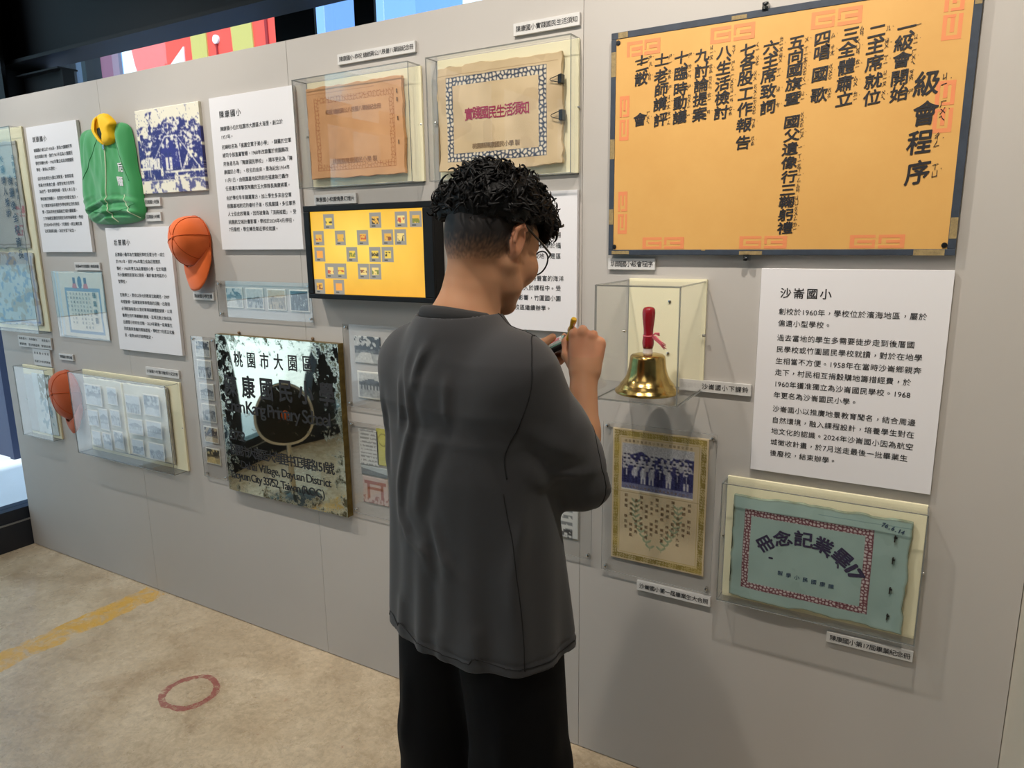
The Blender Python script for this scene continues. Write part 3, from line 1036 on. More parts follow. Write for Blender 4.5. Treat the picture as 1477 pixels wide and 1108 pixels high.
for z in (0.098, 0.042, -0.036, -0.106):
    mb.prism([(0.171, z - 0.008), (0.174, z - 0.008), (0.175, z + 0.008), (0.172, z + 0.008)], -0.0282, -0.0225)
    mb.prism([(0.171, z + 0.002), (0.178, z + 0.001), (0.178, z + 0.004), (0.171, z + 0.005)], -0.0282, -0.0225)
mb.build('staple', M['ink'], o)

# photo album standing open in the long case
o = thing('photo_album', (-3.100, -0.005, 0.842), 'open photo album with rows of small grey prints, in the long clear case', 'album')
for side, x0, w in (('l', -0.302, 0.300), ('r', 0.004, 0.306)):
    im = canvas(70, 60, (222, 220, 204), 6, 31, 4)
    sg = 1 if side == 'l' else -1
    paper('page', x0, -0.165, w, 0.335, im, o, y=-0.020, thick=0.010, curl=0.003, ragged=0.004, seed=33 + sg, bend=lambda U, V, sg=sg: -0.008 * np.sin(np.pi * np.clip(U, 0, 1)) * 0.6)
MB().box(-0.005, 0.006, -0.027, -0.012, -0.163, 0.168).build('spine', M['cream'], o, bevel=0.002)
MB().box(-0.310, 0.318, -0.0135, -0.0105, -0.172, 0.176).build('album_cover', mat('grey_card', (150, 146, 136), 0.8), o)
TONE = ((88, 96, 108), (214, 220, 222))
spots = [(-0.285, 0.040, 0.135, 0.105), (-0.285, -0.060, 0.085, 0.080), (-0.190, -0.070, 0.070, 0.105), (-0.270, -0.155, 0.070, 0.075), (-0.185, -0.165, 0.070, 0.085),
         (-0.105, 0.060, 0.075, 0.085), (-0.100, -0.040, 0.075, 0.080), (-0.095, -0.150, 0.075, 0.090),
         (0.030, 0.035, 0.110, 0.090), (0.030, -0.060, 0.110, 0.075), (0.040, -0.155, 0.090, 0.075), (0.165, 0.040, 0.115, 0.100), (0.165, -0.060, 0.110, 0.080), (0.165, -0.160, 0.110, 0.080)]
kinds = ['road', 'group', 'house', 'group', 'road', 'house', 'group']
for i, (x, z, w, h) in enumerate(spots):
    t = paper('photo', x, z, w, h, old_photo(24, 30, 50 + i, TONE, kinds[i % 7], 0.06), o, y=-0.0335, thick=0.0006, m=M['photo'])
    t.rotation_euler = (0, 0, 0)

# small case at the lower left: a printed sheet with a wash drawing
im = canvas(90, 60, (206, 216, 216), 8, 41, 4)
U, V = uv(im)
fill(im, (vnoise(90, 60, 9, 42, 4) > 0.52) * (V > 0.55) * (U > 0.3), (104, 112, 92), 0.75)
fill(im, (vnoise(90, 60, 14, 43, 4) > 0.55) * (V < 0.6) * (U > 0.25) * (U < 0.85), (112, 146, 164), 0.65)
o = paper('drawing_sheet', -3.885, 0.680, 0.175, 0.310, im, None, y=-0.016, thick=0.004, curl=0.003, seed=44)
setp(o, 'pale sheet with a grey green wash drawing in the small lower left case', 'print')
im = canvas(60, 30, (196, 198, 196), 6, 45, 4)
o = paper('blank_sheet', -3.965, 0.680, 0.075, 0.300, im, None, y=-0.014, thick=0.002, seed=46)
setp(o, 'narrow blank sheet left of the wash drawing', 'paper')

# tall case at the far left: two documents
im = canvas(90, 70, (176, 176, 168), 10, 51, 4)
U, V = uv(im)
fill(im, rect(U, V, 0.02, 0.98, 0.03, 0.05) + rect(U, V, 0.02, 0.98, 0.955, 0.965), (120, 112, 104), 0.7)
for x, y in ((0.74, 0.12), (0.80, 0.3)):
    fill(im, rect(U, V, x, x + 0.18, y, y + 0.10) * (vnoise(90, 70, 30, 52) > 0.5), (150, 60, 70), 0.6)
o = thing('calligraphy_document', (-3.930, 0, 1.855), 'grey document with vertical brush writing in the tall left case', 'document')
paper('sheet', -0.205, -0.245, 0.415, 0.490, im, o, y=-0.018, thick=0.004, curl=0.003, ragged=0.006, seed=53)
tx = Text(-0.0235)
for j, (colm, x, em) in enumerate((('大華學人獎狀', 0.070, 0.040), ('後最後全校務長', 0.125, 0.046), ('茲聘請本校教師', 0.178, 0.024), ('中華民國五十年', 0.005, 0.022), ('圳頭國民學校印', -0.06, 0.03))):
    for i, ch in enumerate(colm):
        tx.char(ch, x + 0.003 * math.sin(i * 2 + j), 0.170 - i * em * 1.25 - (0.10 if j == 1 else 0), em, bold=0.012, rise=0.15)
tx.build('brush_lettering', M['ink_teal'], o)
im = canvas(70, 70, (188, 192, 190), 8, 55, 4)
U, V = uv(im)
fill(im, (vnoise(70, 70, 7, 56) > 0.6) * 1.0, (160, 140, 116), 0.6)
fill(im, (vnoise(70, 70, 12, 57) > 0.62) * (U < 0.9), (104, 130, 168), 0.6)
fill(im, rect(U, V, 0.04, 0.96, 0.04, 0.07) + rect(U, V, 0.93, 0.96, 0.04, 0.96), (112, 132, 172), 0.6)
o = paper('stamped_document', -4.120, 1.232, 0.410, 0.355, im, None, y=-0.018, thick=0.004, curl=0.004, ragged=0.006, seed=58)
setp(o, 'stained document with blue stamps in the lower half of the tall left case', 'document')

# certificate in a clear sleeve
o = thing('certificate', (-3.375, 0, 1.348), 'school certificate with blue border and red flags in a clear sleeve', 'certificate')
im = canvas(110, 140, (216, 208, 192), 7, 61, 5)
U, V = uv(im)
outer = rect(U, V, 0.19, 0.93, 0.06, 0.76)
inner = rect(U, V, 0.225, 0.895, 0.11, 0.71)
fill(im, outer * (1 - inner), (98, 122, 156), 0.85)
fill(im, inner, (226, 218, 200), 0.8)
fill(im, rect(U, V, 0.06, 0.10, 0.0, 1.0), (190, 206, 224), 0.6)
fill(im, rect(U, V, 0.0, 0.03, 0.0, 1.0), (196, 210, 226), 0.8)
for s in (-1, 1):
    fill(im, ((np.abs(U - (0.53 + 0.115 * s)) < 0.062 * (0.93 - V) / 0.2) & (V > 0.75) & (V < 0.92)) * 1.0, (188, 66, 74), 0.8)
    fill(im, ((np.abs(U - (0.53 + 0.115 * s)) < 0.03) & (V > 0.83) & (V < 0.92)) * 1.0, (62, 72, 110), 0.9)
fill(im, ell(U, V, 0.53, 0.845, 0.045, 0.095), (62, 88, 128), 0.95)
paper('sheet', -0.195, -0.150, 0.385, 0.300, im, o, y=-0.006, thick=0.003, curl=0.003, ragged=0.004, seed=62)
tx = Text(-0.0105)
for i, ch in enumerate('畢業證書'):
    tx.char(ch, 0.118, 0.048 - i * 0.038, 0.029, bold=0.02)
for j in range(8):
    t_ = ['學生王圳頭係臺灣省', '桃園縣人現年十二歲', '在本校修業期滿成績', '及格准予畢業此證', '桃園縣大園鄉', '圳頭國民學校校長', '中華民國四十八年', '七月一日'][j]
    for i, ch in enumerate(t_):
        tx.char(ch, 0.080 - j * 0.025, 0.052 - i * 0.019, 0.013, bold=0.01)
tx.build('lettering', M['ink'], o)
MB().box(-0.206, 0.206, -0.0130, -0.0122, -0.155, 0.155, mi=0, mside=((2, 3), 1)).build('clear_sleeve', [M['acrylic'], M['edge']], o)

# blue duotone photograph board
h, w = 120, 150
im = canvas(h, w, (232, 226, 206), 4, 71, 4)
U, V = uv(im)
NAVY = (44, 44, 112)
r = np.random.default_rng(72)
fill(im, rect(U, V, 0, 1, 0.0, 0.15) * (vnoise(h, w, 16, 73, 5) > 0.56), NAVY, 0.75)
fill(im, ((V > 0.2) & (V < 0.58 + 0.27 * np.sqrt(np.clip(1 - (np.abs(U - 0.60) / 0.44) ** 2, 0, 1)) + 0.12 * (vnoise(h, w, 22, 79, 3) - 0.5)) & (U > 0.2)) * (vnoise(h, w, 26, 74, 4) > 0.40), NAVY)
fill(im, rect(U, V, 0.36, 0.66, 0.3, 0.64), (52, 50, 128))
fill(im, rect(U, V, 0, 0.3, 0.32, 0.66) * (vnoise(h, w, 14, 75, 4) > 0.45), NAVY)
for cx, hh in ((0.22, 0.96), (0.06, 0.8)):
    fill(im, ((np.abs(U - cx - 0.02 * np.sin(V * 40)) < 0.05 * (0.3 + vnoise(h, w, 22, 76))) & (V > 0.45) & (V < hh)) * (vnoise(h, w, 26, 77, 3) > 0.42), NAVY)
for i in range(95):
    u_ = r.uniform(0.12, 0.97)
    top = 0.58 + 0.27 * math.sqrt(max(0.0, 1 - (abs(u_ - 0.60) / 0.44) ** 2))
    v_ = r.uniform(0.55, max(0.57, top))
    fill(im, ell(U, V, u_, v_, 0.018, 0.022), (228, 224, 212))
    fill(im, ell(U, V, u_, v_ - 0.035, 0.022, 0.026), NAVY if r.random() > 0.45 else (224, 220, 210))
    fill(im, ell(U, V, u_, v_ + 0.012, 0.017, 0.012), NAVY)
for i in range(10):
    u_ = 0.05 + 0.03 * i + r.uniform(-0.01, 0.01)
    fill(im, rect(U, V, u_ - 0.014, u_ + 0.014, 0.27, 0.42), (228, 224, 214))
    fill(im, ell(U, V, u_, 0.45, 0.014, 0.02), NAVY)
    fill(im, rect(U, V, u_ - 0.012, u_ + 0.012, 0.16, 0.28), NAVY)
for u_ in (0.44, 0.50):
    fill(im, rect(U, V, u_ - 0.02, u_ + 0.02, 0.26, 0.42), (230, 226, 216))
    fill(im, ell(U, V, u_, 0.45, 0.018, 0.024), NAVY)
    fill(im, rect(U, V, u_ - 0.018, u_ + 0.018, 0.16, 0.27), NAVY)
fill(im, rect(U, V, 0.4, 1, 0.235, 0.26) * 1.0, (232, 228, 212))
for a, b_, c, d in ((0.44, 0.66, 0.62, 0.66), (0.44, 0.66, 0.20, 0.34), (0.62, 0.66, 0.66, 0.24), (0.62, 0.66, 0.98, 0.22), (0.66, 0.24, 0.80, 0.48)):
    t_ = np.clip(((U - a) * (c - a) + (V - b_) * (d - b_)) / ((c - a) ** 2 + (d - b_) ** 2), 0, 1)
    fill(im, (np.hypot(U - a - t_ * (c - a), V - b_ - t_ * (d - b_)) < 0.006) * 1.0, (236, 232, 222))
fill(im, rect(U, V, 0, 1, 0.16, 0.20) * (vnoise(h, w, 18, 78, 3) > 0.42), NAVY, 0.9)
im = soften(im, 1)
im = np.where(vnoise(h, w, 60, 80, 2)[..., None] > 0.66, 0.5 * im + 0.5 * (im[::-1, ::-1]), im)
o = paper('blue_photograph', -2.806, 1.822, 0.391, 0.321, im, None, y=-0.012, thick=0.011, m=M['photo'])
setp(o, 'blue and cream photograph board of children on a climbing frame, right of the jacket', 'photograph')

# ---- clear sheets of small photographs
_NP = [0]


def clear_sheet(x0, x1, z0, z1, label, corners=True):
    cx, cz = (x0 + x1) / 2, (z0 + z1) / 2
    t = mount('acrylic_sheet', cx, cz, label, 'acrylic sheet', 'clear sheets screwed to the wall')
    MB().box(x0 - cx, x1 - cx, -0.012, -0.009, z0 - cz, z1 - cz, mi=0, mside=((2, 3), 1)).build('sheet', [M['acrylic'], M['edge']], t)
    e = 0.012
    pins(t, [(x - cx, z - cz) for x in (x0 + e, x1 - e) for z in (z0 + e, z1 - e)], -0.0005, -0.0145, 'corner_screw', 0.0045)
    return t


def snapshot(x, z, w, h, kind, label, group, tone=((28, 30, 34), (216, 214, 206)), border=0.05, res=34):
    _NP[0] += 1
    o = paper('photograph', x, z, w, h, old_photo(int(res * h / w), res, 200 + _NP[0], tone, kind, border), None, y=-0.004, thick=0.003, m=M['photo'])
    return setp(o, label, 'photograph', group)


SEP = ((64, 50, 40), (214, 192, 150))
SEP2 = ((50, 46, 38), (222, 198, 136))
clear_sheet(-2.411, -1.902, 1.339, 1.480, 'wide clear sheet with four small photographs, below the 陳康國小 panel')
G4 = 'four photographs in a row on the wide clear sheet'
snapshot(-2.370, 1.375, 0.096, 0.080, 'road', 'pale grey photograph, leftmost on the wide clear sheet', G4)
snapshot(-2.255, 1.375, 0.096, 0.080, 'group', 'crowd photograph, second from the left on the wide clear sheet', G4)
snapshot(-2.138, 1.374, 0.098, 0.080, 'group', 'sepia photograph, third on the wide clear sheet', G4, SEP)
snapshot(-2.020, 1.374, 0.096, 0.080, 'dark', 'very dark photograph, rightmost on the wide clear sheet', G4)
clear_sheet(-2.603, -2.455, 0.648, 1.251, 'tall narrow clear sheet of six photographs, left of the brass plaque')
G6 = 'six photographs in a column on the tall clear sheet'
for k, (z, kd, tn, lb) in enumerate(((1.165, 'road', None, 'tree lined ground photograph, top of the tall column'), (1.075, 'group', None, 'crowd photograph, second down the tall column'), (0.985, 'house', None, 'building photograph, third down the tall column'),
                                      (0.890, 'group', None, 'upright people photograph, fourth down the tall column'), (0.800, 'road', SEP, 'faded brown photograph, fifth down the tall column'), (0.706, 'road', SEP2, 'yellowed photograph, bottom of the tall column'))):
    snapshot(-2.588, z, 0.090, 0.070 if k not in (1, 3) else 0.078, kd, lb, G6, tn or ((28, 30, 34), (216, 214, 206)))
clear_sheet(-1.762, -1.300, 1.046, 1.342, 'clear sheet with dark photographs, half hidden by the left shoulder of the person')
GA = 'photographs on the clear sheet beside the person'
snapshot(-1.718, 1.207, 0.116, 0.095, 'road', 'photograph of a tree lined road, upper left on the sheet by the person', GA, border=0.0)
snapshot(-1.712, 1.080, 0.124, 0.098, 'house', 'white bordered photograph of a house, lower left on the sheet by the person', GA)
snapshot(-1.575, 1.207, 0.116, 0.095, 'house', 'dark photograph cut off by the left arm of the person', GA, border=0.0)
snapshot(-1.560, 1.080, 0.116, 0.095, 'road', 'photograph mostly hidden behind the left sleeve of the person', GA)
clear_sheet(-1.762, -1.290, 0.643, 0.992, 'clear sheet with coloured clippings, left of the grey t-shirt')


def clipping(x, z, w, h, im, label):
    o = paper('clipping', x, z, w, h, im, None, y=-0.004, thick=0.003)
    return setp(o, label, 'clipping', 'printed clippings beside the person')


im = canvas(56, 40, (208, 208, 204), 5, 81)
U, V = uv(im)
fill(im, ((np.sin(V * 60) > 0.1) & (U > 0.08) & (U < 0.9) & (vnoise(56, 40, 20, 82) > 0.4)) * 1.0, (130, 130, 130), 0.8)
clipping(-1.722, 0.835, 0.088, 0.130, im, 'grey sheet of small print on the clipping sheet')
im = canvas(56, 40, (196, 190, 96), 10, 83)
U, V = uv(im)
fill(im, ell(U, V, 0.5, 0.7, 0.36, 0.18) * (1 - ell(U, V, 0.5, 0.7, 0.3, 0.14)), (140, 132, 60), 0.8)
clipping(-1.640, 0.842, 0.060, 0.135, im, 'yellow green clipping beside the grey print sheet')
im = canvas(40, 56, (196, 176, 168), 8, 84)
U, V = uv(im)
fill(im, rect(U, V, 0.08, 0.92, 0.72, 0.86) + rect(U, V, 0.18, 0.28, 0.2, 0.72) + rect(U, V, 0.72, 0.82, 0.2, 0.72) + rect(U, V, 0.2, 0.8, 0.52, 0.62), (150, 78, 72), 0.85)
fill(im, (vnoise(40, 56, 14, 85) > 0.55) * (V < 0.3), (140, 84, 84), 0.7)
clipping(-1.715, 0.690, 0.116, 0.100, im, 'reddish print of an archway at the lower left of the clipping sheet')
im = canvas(24, 56, (176, 184, 186), 6, 86)
U, V = uv(im)
fill(im, (V < 0.35 + 0.4 * (1 - U)) * 1.0, (92, 100, 106), 0.9)
clipping(-1.718, 0.796, 0.120, 0.034, im, 'narrow grey landscape strip above the archway print')
im = canvas(40, 30, (50, 50, 52), 5, 87)
U, V = uv(im)
fill(im, ((np.sin(U * 40) > 0.3) & (vnoise(40, 30, 14, 88) > 0.45)) * 1.0, (170, 170, 168), 0.6)
clipping(-1.570, 0.800, 0.080, 0.080, im, 'black clipping with white columns, next to the t-shirt')
im = canvas(40, 40, (214, 204, 176), 8, 89)
U, V = uv(im)
fill(im, ell(U, V, 0.5, 0.5, 0.3, 0.4) * (vnoise(40, 40, 12, 90) > 0.45), (176, 130, 84), 0.8)
clipping(-1.572, 0.890, 0.080, 0.085, im, 'cream clipping with a brown flower shape, next to the t-shirt')
im = canvas(56, 50, (206, 200, 164), 8, 91)
U, V = uv(im)
fill(im, ((np.sin(U * 30) > 0.2) & (vnoise(56, 50, 18, 92) > 0.45)) * 1.0, (140, 140, 130), 0.8)
fill(im, rect(U, V, 0.0, 0.16, 0, 1), (206, 190, 96), 0.7)
clipping(-1.560, 0.672, 0.100, 0.125, im, 'pale yellow clipping of upright print, beside the t-shirt hem')

# sheet to the right of the person, only its right part shows
clear_sheet(-1.130, -0.808, 0.668, 1.000, 'clear sheet just right of the t-shirt, mostly behind the person')
im = canvas(70, 60, (214, 214, 210), 5, 95)
U, V = uv(im)
fill(im, ((np.sin(V * 74) > 0.0) & (U > 0.1) & (U < 0.9) & (vnoise(70, 60, 24, 96) > 0.42)) * 1.0, (112, 114, 116), 0.8)
fill(im, rect(U, V, 0.1, 0.9, 0.62, 0.78), (150, 164, 132), 0.8)
fill(im, rect(U, V, 0.1, 0.9, 0.04, 0.12) * (vnoise(70, 60, 20, 97) > 0.4), (50, 50, 52), 0.8)
o = paper('newsletter', -1.060, 0.720, 0.205, 0.250, im, None, y=-0.004, thick=0.003)
setp(o, 'grey printed newsletter behind the right sleeve of the person', 'newsletter')

# class certificate under its clear sheet
clear_sheet(-0.774, -0.447, 0.648, 1.108, 'clear sheet over the class photograph certificate, below the bell case')
h, w = 210, 150
im = canvas(h, w, (216, 196, 160), 9, 101, 4)
U, V = uv(im)
wm, hm = 0.276, 0.400
X, Y = U * wm, V * hm
dd = np.minimum(np.minimum(X, wm - X), np.minimum(Y, hm - Y))
ornate = 0.5 + 0.5 * np.sin(X * 420 + 2.5 * np.sin(Y * 260)) * np.sin(Y * 420 + 2.5 * np.sin(X * 260))
fill(im, ((dd > 0.005) & (dd < 0.021)) * (0.35 + 0.65 * (ornate > 0.45)), (134, 116, 50), 0.85)
fill(im, ((dd > 0.005) & (dd < 0.024)) * np.clip(vnoise(h, w, 5, 102) * 2 - 0.8, 0, 1), (206, 178, 84), 0.8)
fill(im, ((dd > 0.0245) & (dd < 0.0262)) * 1.0, (186, 160, 90), 0.6)
pr = rect(U, V, 0.105, 0.860, 0.555, 0.895)
PX, PV = (U - 0.105) / 0.755, (V - 0.555) / 0.34
BL = (52, 52, 104)
fill(im, pr, (190, 188, 190))
fill(im, pr * (vnoise(h, w, 16, 103, 4) > 0.44) * (PV > 0.5) * (PV < 0.62 + 0.34 * vnoise(h, w, 6, 104)), BL)
fill(im, pr * (PV < 0.52), BL)
r = np.random.default_rng(105)
for row, (n, v0) in enumerate(((13, 0.74), (14, 0.65), (12, 0.56))):
    for i in range(n):
        u_ = (i + 0.5 + r.uniform(-0.2, 0.2)) / n
        fill(im, pr * ell(PX, PV, u_, v0 - 0.075, 0.032, 0.06), (178, 176, 184) if r.random() > 0.3 else BL)
        fill(im, pr * ell(PX, PV, u_, v0, 0.018, 0.034), (206, 200, 198))
        fill(im, pr * ell(PX, PV, u_, v0 + 0.022, 0.019, 0.018), (30, 30, 60))
for i in range(8):
    u_ = (i + 0.6) / 8.4
    fill(im, pr * ell(PX, PV, u_, 0.37, 0.045, 0.11), (40, 40, 84) if i in (0, 4, 6, 7) else (176, 174, 182))
    fill(im, pr * ell(PX, PV, u_, 0.49, 0.021, 0.042), (208, 202, 200))
    fill(im, pr * ell(PX, PV, u_, 0.515, 0.021, 0.022), (30, 30, 60))
    fill(im, pr * (rect(PX, PV, u_ - 0.034, u_ - 0.008, 0.14, 0.30) + rect(PX, PV, u_ + 0.008, u_ + 0.034, 0.14, 0.30)), (206, 204, 206) if i in (2, 3, 5, 7) else (40, 40, 84))
    fill(im, pr * rect(PX, PV, u_ - 0.006, u_ + 0.006, 0.3, 0.44), (214, 212, 214))
fill(im, pr * (PV < 0.13), (126, 128, 160))
fill(im, rect(U, V, 0.105, 0.860, 0.548, 0.556), (232, 226, 214))
fill(im, rect(U, V, 0.0, 1.0, 0.528, 0.533), (178, 156, 116), 0.8)
for s in (-1, 1):
    for k in range(10):
        a = k / 9
        u_, v_ = 0.49 + s * (0.06 + 0.17 * math.sin(a * 1.9)), 0.13 + 0.33 * a
        fill(im, ell(U, V, u_, v_, 0.005, 0.020), (140, 160, 128), 0.7)
        for q in (-1, 1):
            du, dv = U - u_ - q * 0.026, V - v_ - 0.014
            ru, rv = du * 0.8 + dv * 0.55 * q, dv * 0.85 - du * 0.5 * q
            fill(im, ((ru / 0.026) ** 2 + (rv / 0.0085) ** 2 < 1) * 1.0, (150, 168, 136), 0.8)
pm = (pr > 0)[..., None]
soft = soften(im, 1) + (rng_grain(h, w) * 26)[..., None]
im = np.where(pm, soft, im)
o = thing('class_certificate', (-0.608, 0, 0.892), 'cream certificate with an olive border and a blue class photograph', 'certificate')
paper('sheet', -0.138, -0.200, 0.276, 0.400, im, o, y=-0.005, thick=0.003)
tx = Text(-0.0056)
names = ['校長　劉竹銘', '導師　張陳會', '民國五十九年', '陳文卿　劉秀英', '郭神成　林炳煌', '黃春枝　楊文富', '簡玉珠　許家昌', '王金木　陳麗月', '張美雲　郭阿秀', '陳文亮　李福源', '黃木火　張清秀', '林月鳳　陳春風', '郭春煌　徐日生']
for j, s in enumerate(names):
    for i, ch in enumerate(s):
        tx.char(ch, 0.092 - 0.0155 * j, 0.002 - 0.016 * i - (0.02 if j == 2 else 0.0) - (0.012 * (j % 3)), 0.0105, bold=0.012)
for i, ch in enumerate('桃園縣沙崙國民小學第一屆畢業生紀念'):
    tx.char(ch, -0.098 + 0.0118 * i, 0.166, 0.0085)
for i, ch in enumerate('沙崙國民小學第一屆畢業典禮攝影紀念'):
    tx.char(ch, -0.094 + 0.0112 * i, 0.030, 0.0075)
tx.build('lettering', M['ink_brown'], o)


# ------------------------------------------------------------------ the lit screen
t = mount('monitor', -1.594, 1.5875, 'black framed screen showing a yellow page of picture slides, left of the head', 'monitor')
mb = MB()
mb.box(-0.271, 0.271, -0.052, -0.002, -0.156, 0.156)
mb.box(-0.271, 0.271, -0.060, -0.052, 0.136, 0.156).box(-0.271, 0.271, -0.060, -0.052, -0.156, -0.139)
mb.box(-0.271, -0.245, -0.060, -0.052, -0.139, 0.136).box(0.233, 0.271, -0.060, -0.052, -0.139, 0.136)
mb.build('casing', mat('matt_black_casing', (10, 10, 11), 0.5, spec=0.25), t, bevel=0.002)
h, w = 138, 238
im = canvas(h, w, (240, 176, 44), 0)
U, V = uv(im)
gl = np.exp(-(((U - 0.42) / 0.45) ** 2 + ((V - 0.62) / 0.42) ** 2))
im += gl[..., None] * np.array([14, 40, 40.])
im += np.clip(0.25 - V, 0, 1)[..., None] * np.array([0, -20, -40.])
im += ((vnoise(h, w, 5, 111) - 0.5) * 14)[..., None]
cw_, ch_ = 0.1085, 0.196
cells = [(1, 0), (5, 0), (7, 0), (8, 0), (0, 1), (2, 1), (4, 1), (6, 1), (7, 1), (0, 2), (3, 2), (5, 2), (6, 2), (1, 3), (2, 3), (4, 3), (5, 3), (0, 4), (2, 4)]
xs = {(1, 0): .125, (5, 0): .545, (7, 0): .765, (8, 0): .885, (0, 1): .02, (2, 1): .225, (4, 1): .43, (6, 1): .645, (7, 1): .755, (0, 2): .02, (3, 2): .325, (5, 2): .53, (6, 2): .64, (1, 3): .115, (2, 3): .215, (4, 3): .42, (5, 3): .525, (0, 4): .0, (2, 4): .185}
r = np.random.default_rng(112)
for (i, j) in cells:
    x0, y1 = xs[(i, j)], 0.965 - j * 0.196
    x1, y0 = x0 + 0.100, y1 - 0.178
    fill(im, rect(U, V, x0, x1, y0, y1), (146, 140, 128))
    a, b_, c, d = x0 + 0.022, x1 - 0.020, y0 + 0.045, y1 - 0.045
    tone = [(232, 196, 70), (238, 206, 120), (226, 170, 60)][r.integers(3)]
    fill(im, rect(U, V, a, b_, c, d), tone)
    n = vnoise(h, w, 60, 113 + i * 7 + j, 3)
    dk = [(40, 34, 20), (120, 60, 30), (110, 120, 30), (190, 60, 30)][r.integers(4)]
    fill(im, rect(U, V, a, b_, c + r.uniform(0, 0.03), d - r.uniform(0.01, 0.04)) * (n > 0.5), dk, 0.85)
    if (i, j) in ((0, 2), (2, 4)):
        fill(im, rect(U, V, a, b_, c, d), (240, 160, 60))
    fill(im, rect(U, V, x0 + 0.02, x0 + 0.05, y0 + 0.018, y0 + 0.03), (60, 56, 50))
paper('display', -0.245, -0.139, 0.478, 0.275, im, t, y=-0.0535, thick=0.001, m=M['screen'])

# ------------------------------------------------------------------ the big orange board
BX, BZ = -0.358, 1.8615
t = mount('procedure_board', BX, BZ, 'big orange board of brush written meeting steps in a dark taped frame', 'board')
m_board = mat('orange_pasteboard', (216, 168, 94), 0.6, vary=(5, (204, 152, 78), 0.35))
MB().box(-0.396, 0.394, -0.0200, -0.004, -0.271, 0.272).build('sheet', m_board, t)
mb = MB()
mb.box(-0.405, 0.405, -0.0212, -0.003, 0.265, 0.281).box(-0.405, 0.405, -0.0212, -0.003, -0.281, -0.267)
mb.box(-0.405, -0.391, -0.0212, -0.003, -0.267, 0.265).box(0.389, 0.405, -0.0212, -0.003, -0.267, 0.265)
mb.build('frame', M['tape'], t, bevel=0.001)
mb = MB()
for x0, x1, z0, z1 in ((-0.386, -0.36, 0.266, 0.280), (-0.10, -0.065, 0.267, 0.276), (-0.404, -0.391, 0.175, 0.235), (-0.404, -0.391, -0.03, 0.02), (-0.404, -0.392, -0.20, -0.16),
                       (-0.395, -0.345, -0.279, -0.270), (-0.055, 0.0, -0.280, -0.271), (0.325, 0.385, -0.281, -0.268), (0.390, 0.404, -0.245, -0.20), (0.391, 0.404, 0.225, 0.265), (-0.15, -0.14, -0.27, -0.267)):
    MB().box(x0, x1, -0.0218, -0.0208, z0, z1).build('tape_patch', M['tape_old'], t)
MOTIF = mat('salmon_fret', (224, 128, 84), 0.65, vary=(14, (216, 142, 84), 0.3))
mb = MB()


def fret(cx, cz, w, h, rot=0, half=False):
    """a double square spiral band"""
    s = 0.22
    mb = MB()
    bars = []
    for sg in (-1, 1):
        x0, x1 = (0.03, 0.5) if sg > 0 else (-0.5, -0.03)
        bars += [(x0, x1, 0.5 - s, 0.5), (x0 if sg < 0 else x1 - 0.085, x0 + 0.085 if sg < 0 else x1, -0.5, 0.5)]
        bars += [(x0, x1, -0.5, -0.5 + s)] if not (half and sg < 0) else [(x0 + 0.14, x1, -0.5, -0.5 + s)]
        bars += [(-0.085, -0.03, -0.5, 0.15) if sg < 0 else (0.03, 0.085, -0.15, 0.5)]
        bars += [(x0 + 0.14, x1 - 0.06, -0.11, 0.11)]
    for bi, (a, b_, c, d) in enumerate(bars):
        X0, X1, Z0, Z1 = a * w, b_ * w, c * h, d * h
        if rot:
            X0, X1, Z0, Z1 = Z0, Z1, X0, X1
        mb.box(cx + X0, cx + X1, -0.0203 - 0.00004 * bi, -0.0196, cz + Z0, cz + Z1)
    mb.build('fret_motif', MOTIF, t)


for cx in (-0.318, -0.097, 0.130):
    fret(cx, 0.239 if cx > -0.3 else 0.236, 0.104 if cx > -0.3 else 0.088, 0.036, half=cx < -0.3)
for cx in (-0.252, 0.0, 0.250):
    fret(cx, -0.250, 0.112, 0.030)
for cz in (0.215, 0.03, -0.10):
    fret(0.355, cz, 0.105, 0.036, 1) if cz > 0 else None
for cz in (0.07, -0.17):
    fret(-0.366, cz, 0.11, 0.026, 1)
ZH = {}
for q in '級ㄐˊㄧ 會ㄏㄨˋㄟ 程ㄔˊㄥ 序ㄒˋㄩ 一一 開ㄎㄞ 始ㄕˇ 二ㄦˋ 主ㄓㄨˇ 席ㄒㄧˊ 就ㄐㄧˋㄡ 位ㄨˋㄟ 三ㄙㄢ 全ㄑㄩˊㄢ 體ㄊㄧˇ 肅ㄙㄨˋ 立ㄌㄧˋ 四ㄙˋ 唱ㄔˋㄤ 國ㄍㄨˊㄛ 歌ㄍㄜ 五ㄨˇ 向ㄒㄧˋㄤ 旗ㄑㄧˊ 暨ㄐㄧˋ 父ㄈㄨˋ 遺ㄧˊ 像ㄒㄧˋㄤ 行ㄒㄧˊㄥ 鞠ㄐㄩ 躬ㄍㄨㄥ 禮ㄌㄧˇ 六ㄌㄧˋㄡ 致ㄓˋ 詞ㄘˊ 七ㄑㄧ 各ㄍㄜˋ 股ㄍㄨˇ 工ㄍㄨㄥ 作ㄗㄨˋㄛ 報ㄅㄠˋ 告ㄍㄠˋ 八ㄅㄚ 生ㄕㄥ 活ㄏㄨˊㄛ 檢ㄐㄧˇㄢ 討ㄊㄠˇ 九ㄐㄧˇㄡ 論ㄌㄨˋㄣ 提ㄊㄧˊ 案ㄢˋ 十ㄕˊ 臨ㄌㄧˊㄣ 時ㄕˊ 動ㄉㄨˋㄥ 議ㄧˋ 老ㄌㄠˇ 師ㄕ 講ㄐㄧˇㄤ 評ㄆㄧˊㄥ 散ㄙㄢˋ'.split():
    ZH[q[0]] = q[1:]
